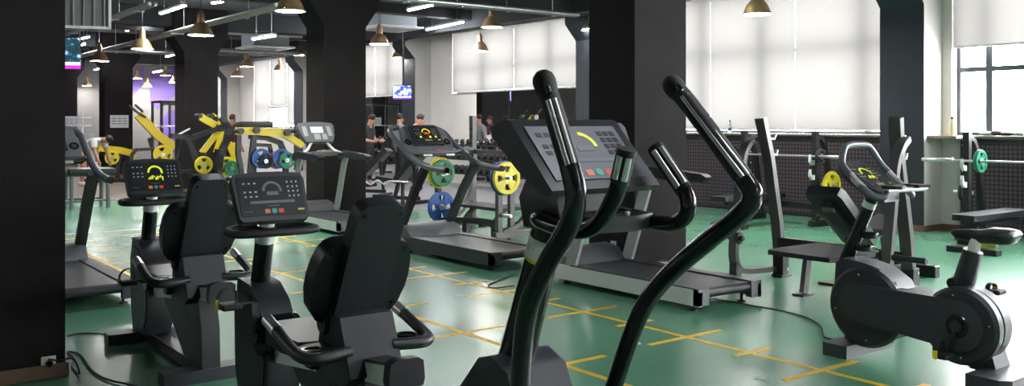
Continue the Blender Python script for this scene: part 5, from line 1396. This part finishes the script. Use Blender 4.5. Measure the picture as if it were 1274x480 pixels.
bm = BM(); cyl(bm, (0, -.013, 0), (0, -.045, 0), .019, 14, .004); cyl(bm, (0, -.045, 0), (0, -.06, .012), .009, 8); obj('plug', bm, GLOSS, t, 40)
v = at_x(763, 320, CW0); socket((CW0 - .001, 6.9, .30), (-1, 0), 'white power socket low on the wide dark column')
def cable(pts, label, r=.006):
    t = BM(); tube(t, catmull(pts, 8), r, 6); tag(obj('power_cable', t, RUBBER, smooth=60), label, 'cable')
F = lambda px, py, z=.008: tuple(floor_at(px, py).xy) + (z,)
sv = at_y(60, 449, 6.10)
cable([(sv.x, 6.10, sv.z + .01), (sv.x + .06, 6.08, sv.z), (sv.x + .13, 6.06, .12), (sv.x + .17, 6.08, .02), F(90, 458), F(92, 447), F(84, 439), F(100, 443), F(115, 463), F(135, 474), F(165, 481), F(200, 492)], 'black cable trailing from the socket across the green floor')
cable([F(84, 419), F(98, 416), F(120, 416), F(135, 418)], 'short black cable behind the front foot of the recumbent bike')
cable([F(638, 343), F(622, 349), F(608, 356), F(615, 359), F(640, 356)], 'looped cable under the elliptical by the silver treadmill')
cable([F(890, 373), F(915, 377), F(940, 382), F(965, 386), F(990, 392), F(1008, 398), F(1022, 408), F(1026, 420), F(1038, 424)], 'thin black cable running from treadmill to the upright bike')
t = thing('floor_box', 'small black floor box behind the silver treadmill', 'box', (*floor_at(813, 341).xy, 0), 0)
bm = BM(); box(bm, (0, 0, .07), (.24, .20, .14), bevel=.02); obj('body', bm, PLASTIC, t, 40)
bm = BM(); box(bm, (0, 0, .145), (.2, .16, .012), bevel=.004, seg=1); obj('lid', bm, BLACKM, t, 0)
# ================================================================ PEOPLE
def person(loc, rz, joints, cloth, legs, label, hair=HAIR, skin=SKIN, scale=1.0, shoes=None):
    """one continuous skinned body; joints gives the pose, clothing follows as shells grown from the same skeleton"""
    t = thing('person', label, 'person', loc, rz)
    J = {k: Vector(v) * scale for k, v in joints.items()}
    def skinned(name, chain, m, rad, root):
        me = bpy.data.meshes.new(name)
        idx = {}; V = []; E_ = []
        for a, b in chain:
            for q in (a, b):
                if q not in idx: idx[q] = len(V); V.append(J[q])
            E_.append((idx[a], idx[b]))
        me.from_pydata(V, E_, [])
        o = bpy.data.objects.new(name, me); col.objects.link(o)
        sk = o.modifiers.new('skin', 'SKIN'); sk.use_smooth_shade = True
        for q, i in idx.items():
            r = rad[q] if isinstance(rad[q], tuple) else (rad[q], rad[q])
            me.skin_vertices[0].data[i].radius = (r[0] * scale, r[1] * scale)
            me.skin_vertices[0].data[i].use_root = (q == root)
        sb = o.modifiers.new('subdivision', 'SUBSURF'); sb.levels = 3; sb.render_levels = 3
        dg = bpy.context.evaluated_depsgraph_get()
        m2 = bpy.data.meshes.new_from_object(o.evaluated_get(dg))
        bpy.data.objects.remove(o)
        for p_ in m2.polygons: p_.use_smooth = True
        m2.materials.clear(); m2.materials.append(m)
        return link(bpy.data.objects.new(name, m2), t)
    J['belly'] = J['pelvis'] * .5 + J['chest'] * .5
    body = [('pelvis', 'belly'), ('belly', 'chest'), ('chest', 'neck'), ('neck', 'head'), ('head', 'crown')]
    R_ = {'pelvis': (.155, .115), 'belly': (.145, .11), 'chest': (.175, .125), 'neck': .055, 'head': (.075, .09), 'crown': (.065, .08)}
    for s in 'lr':
        body += [('chest', 'sh_' + s), ('sh_' + s, 'el_' + s), ('el_' + s, 'wr_' + s), ('wr_' + s, 'ha_' + s), ('pelvis', 'hip_' + s), ('hip_' + s, 'kn_' + s), ('kn_' + s, 'an_' + s), ('an_' + s, 'toe_' + s)]
        R_.update({'sh_' + s: .075, 'el_' + s: .045, 'wr_' + s: .03, 'ha_' + s: (.04, .022), 'hip_' + s: .098, 'kn_' + s: .062, 'an_' + s: .038, 'toe_' + s: (.045, .028)})
    bo = skinned('body', body, skin, R_, 'pelvis')
    # clothing: shells lifted off the same body surface, cut at neckline, sleeves, waist and cuffs
    def bone_of(p):
        best = None
        for x, y in body:
            d = J[y] - J[x]; k = max(0.0, min(1.0, (p - J[x]).dot(d) / max(1e-9, d.length_squared)))
            ra, rb = (v[0] * .5 + v[1] * .5 if isinstance(v, tuple) else v for v in (R_[x], R_[y]))
            q = (p - (J[x] + d * k)).length / (ra * (1 - k) + rb * k)
            if best is None or q < best[0]: best = (q, x[:2] + '-' + y[:2], k)
        return best[1], best[2]
    SH = {'be-ch': (-1, 2), 'pe-be': (-1, 2), 'ch-ne': (-1, .72), 'ch-sh': (-1, 2), 'sh-el': (-1, .62)}
    TR = {'pe-be': (-1, .5), 'pe-hi': (-1, 2), 'hi-kn': (-1, 2), 'kn-an': (-1, .8)}
    bme = bo.data
    cls = [bone_of(p.center) for p in bme.polygons]
    for nm, rule, m, off in (('trousers', TR, legs, .012), ('shirt', SH, cloth, .018)):
        bm = BM(); vm = {}
        for p, (bn, k) in zip(bme.polygons, cls):
            if bn in rule and rule[bn][0] <= k <= rule[bn][1]:
                vs = []
                for i in p.vertices:
                    if i not in vm: vm[i] = bm.verts.new(bme.vertices[i].co + bme.vertices[i].normal * off * scale)
                    vs.append(vm[i])
                bm.faces.new(vs)
        obj(nm, bm, m, t, 80)
    # hair cap, nose, ears, shoes
    up = (J['crown'] - J['neck']).normalized()
    fwd = Vector(joints.get('face', (0, 1, 0))).normalized()
    c = J['head'] * .35 + J['crown'] * .65
    bm = BM(); bmesh.ops.create_icosphere(bm, subdivisions=3, radius=1.0)
    mt = frame_mtx(c - fwd * .012 * scale + up * .02, up, fwd)
    for v in list(bm.verts):
        if v.co.z < (.15 + .55 * max(0, v.co.x)) - .55 * (v.co.x < 0): v.co *= .82
        v.co = mt @ Vector((v.co.x * .098 * scale, v.co.y * .086 * scale, v.co.z * .105 * scale))
    obj('hair', bm, hair, t, 60)
    side = up.cross(fwd)
    hc = J['head'] * .6 + J['crown'] * .4
    bm = BM(); bmesh.ops.create_icosphere(bm, subdivisions=1, radius=1, matrix=frame_mtx(hc + fwd * .098 * scale - up * .02, up, fwd) @ Matrix.Diagonal((.02 * scale, .012 * scale, .022 * scale, 1))); obj('nose', bm, skin, t, 60)
    for s in (-1, 1):
        bm = BM(); bmesh.ops.create_icosphere(bm, subdivisions=1, radius=1, matrix=frame_mtx(hc + side * s * .085 * scale, up, fwd) @ Matrix.Diagonal((.022 * scale, .01 * scale, .03 * scale, 1))); obj('ear', bm, skin, t, 60)
        bm = BM(); bmesh.ops.create_icosphere(bm, subdivisions=1, radius=.009 * scale, matrix=Matrix.Translation(hc + fwd * .088 * scale + side * s * .032 * scale + up * .012)); obj('eye', bm, HAIR, t, 60)
    bm = BM(); box(bm, hc + fwd * .090 * scale - up * .055, (.04 * scale, .01 * scale, .008 * scale), rot=frame_mtx((0, 0, 0), up, side).to_3x3()); obj('mouth', bm, mat('lips', (.36, .14, .11), .5), t, 0)
    for s in 'lr':
        d = J['toe_' + s] - J['an_' + s]; d.z = 0
        d.normalize(); a = J['an_' + s]
        bm = BM(); box(bm, (0, 0, 0), (.10 * scale, .27 * scale, .09 * scale), bevel=.03)
        mt = frame_mtx(Vector((a.x, a.y, .05)) + d * .06, (0, 0, 1), d.cross(Vector((0, 0, 1))))
        for v in bm.verts: v.co = mt @ v.co
        obj('shoe', bm, shoes or BLACKM, t, 50)
    # fingers: a thumb and four separate short chains at each hand
    for s in 'lr':
        bm = BM()
        h = J['ha_' + s]; d = (h - J['wr_' + s]).normalized(); w = d.cross(fwd if abs(d.dot(fwd)) < .9 else Vector((1, 0, 0))).normalized()
        for k in range(4):
            b = h + w * (k - 1.5) * .019 * scale; L = (.062, .075, .07, .055)[k] * scale
            tube(bm, [b - d * .02, b + d * L * .55, b + d * L * .9 + fwd * .018], .0085 * scale, 6)
        b = h - w * .034 * scale - d * .04 * scale
        tube(bm, [b, b - w * .022 * scale + d * .03 * scale, b - w * .02 * scale + d * .055 * scale], .0095 * scale, 6)
        obj('hand', bm, skin, t, 60)
    return t
STAND = dict(pelvis=(0, 0, .95), chest=(0, .0, 1.30), neck=(0, .0, 1.50), head=(0, .02, 1.60), crown=(0, .015, 1.70), face=(0, 1, 0),
    sh_l=(-.19, 0, 1.41), el_l=(-.25, -.03, 1.13), wr_l=(-.25, .08, .90), ha_l=(-.25, .11, .83), sh_r=(.19, 0, 1.41), el_r=(.25, -.03, 1.13), wr_r=(.25, .08, .90), ha_r=(.25, .11, .83),
    hip_l=(-.10, 0, .90), kn_l=(-.11, .02, .50), an_l=(-.12, -.02, .08), toe_l=(-.13, .15, .03), hip_r=(.10, 0, .90), kn_r=(.11, .02, .50), an_r=(.12, -.02, .08), toe_r=(.13, .15, .03))
def pose(**kw):
    d = dict(STAND); d.update(kw); return d
BOWED = pose(neck=(0, .05, 1.49), head=(0, .12, 1.575), crown=(0, .14, 1.675), face=(0, .85, -.5), el_l=(-.24, .05, 1.14), wr_l=(-.16, .28, 1.10), ha_l=(-.13, .35, 1.11), el_r=(.24, .05, 1.14), wr_r=(.16, .28, 1.10), ha_r=(.13, .35, 1.11))
BENT = pose(pelvis=(0, -.05, .95), chest=(0, .30, 1.10), neck=(0, .48, 1.14), head=(0, .57, 1.12), crown=(0, .66, 1.15), face=(0, .4, -.9), sh_l=(-.19, .36, 1.10), el_l=(-.22, .42, .84), wr_l=(-.20, .50, .62), ha_l=(-.20, .52, .55), sh_r=(.19, .36, 1.10), el_r=(.22, .42, .84), wr_r=(.20, .50, .62), ha_r=(.20, .52, .55), hip_l=(-.1, -.05, .90), hip_r=(.1, -.05, .90))
DARKC = mat('dark navy cloth', (.022, .025, .035), .8); ORANGE = mat('coral orange cloth', (.72, .17, .09), .8); WHITEC = mat('white cloth', (.62, .64, .66), .8); GREYC = mat('grey cloth', (.22, .23, .25), .8); TROUS = mat('black cloth', (.015, .015, .017), .8)
TAN = mat('tanned skin', (.46, .22, .13), .5)
def stand_at(px, z, zoff=.006):
    v = at_depth(px, 153, z); return (v.x, v.y, zoff)
def mirrored(px, z):
    v = at_depth(px, 153, z); return (2 * (XW - .03) - v.x, v.y, .006)
person(stand_at(516, 21.2), R(-125), BOWED, ORANGE, TROUS, 'person in coral shirt looking down before the mirror', mat('cropped brown hair', (.05, .03, .022), .7))
person(stand_at(497, 23.4), R(-90), STAND, GREYC, TROUS, 'dark haired person in grey shirt beside the coral shirted one')
person(stand_at(457, 22.4), R(-150), BOWED, DARKC, TROUS, 'person in dark shirt partly hidden by the dark column')
person(stand_at(107, 22.8), R(-140), BENT, WHITEC, TAN, 'person in white shirt bending over behind the padded bench', shoes=WHITE)
person(stand_at(289, 24.5), R(-60), STAND, mat('maroon cloth', (.10, .02, .05), .8), TROUS, 'person seen between the yellow machine arms', mat('brown hair', (.13, .07, .04), .6))
person(mirrored(629, 30.0), R(100), STAND, DARKC, TROUS, 'person in dark shirt seen in the mirror facing left')
person(mirrored(650, 35.0), R(130), STAND, GREYC, TROUS, 'person with dark hair seen in the mirror beside another')
person(mirrored(600, 27.0), R(70), BENT, WHITEC, TROUS, 'person in white shirt bending, seen in the mirror')
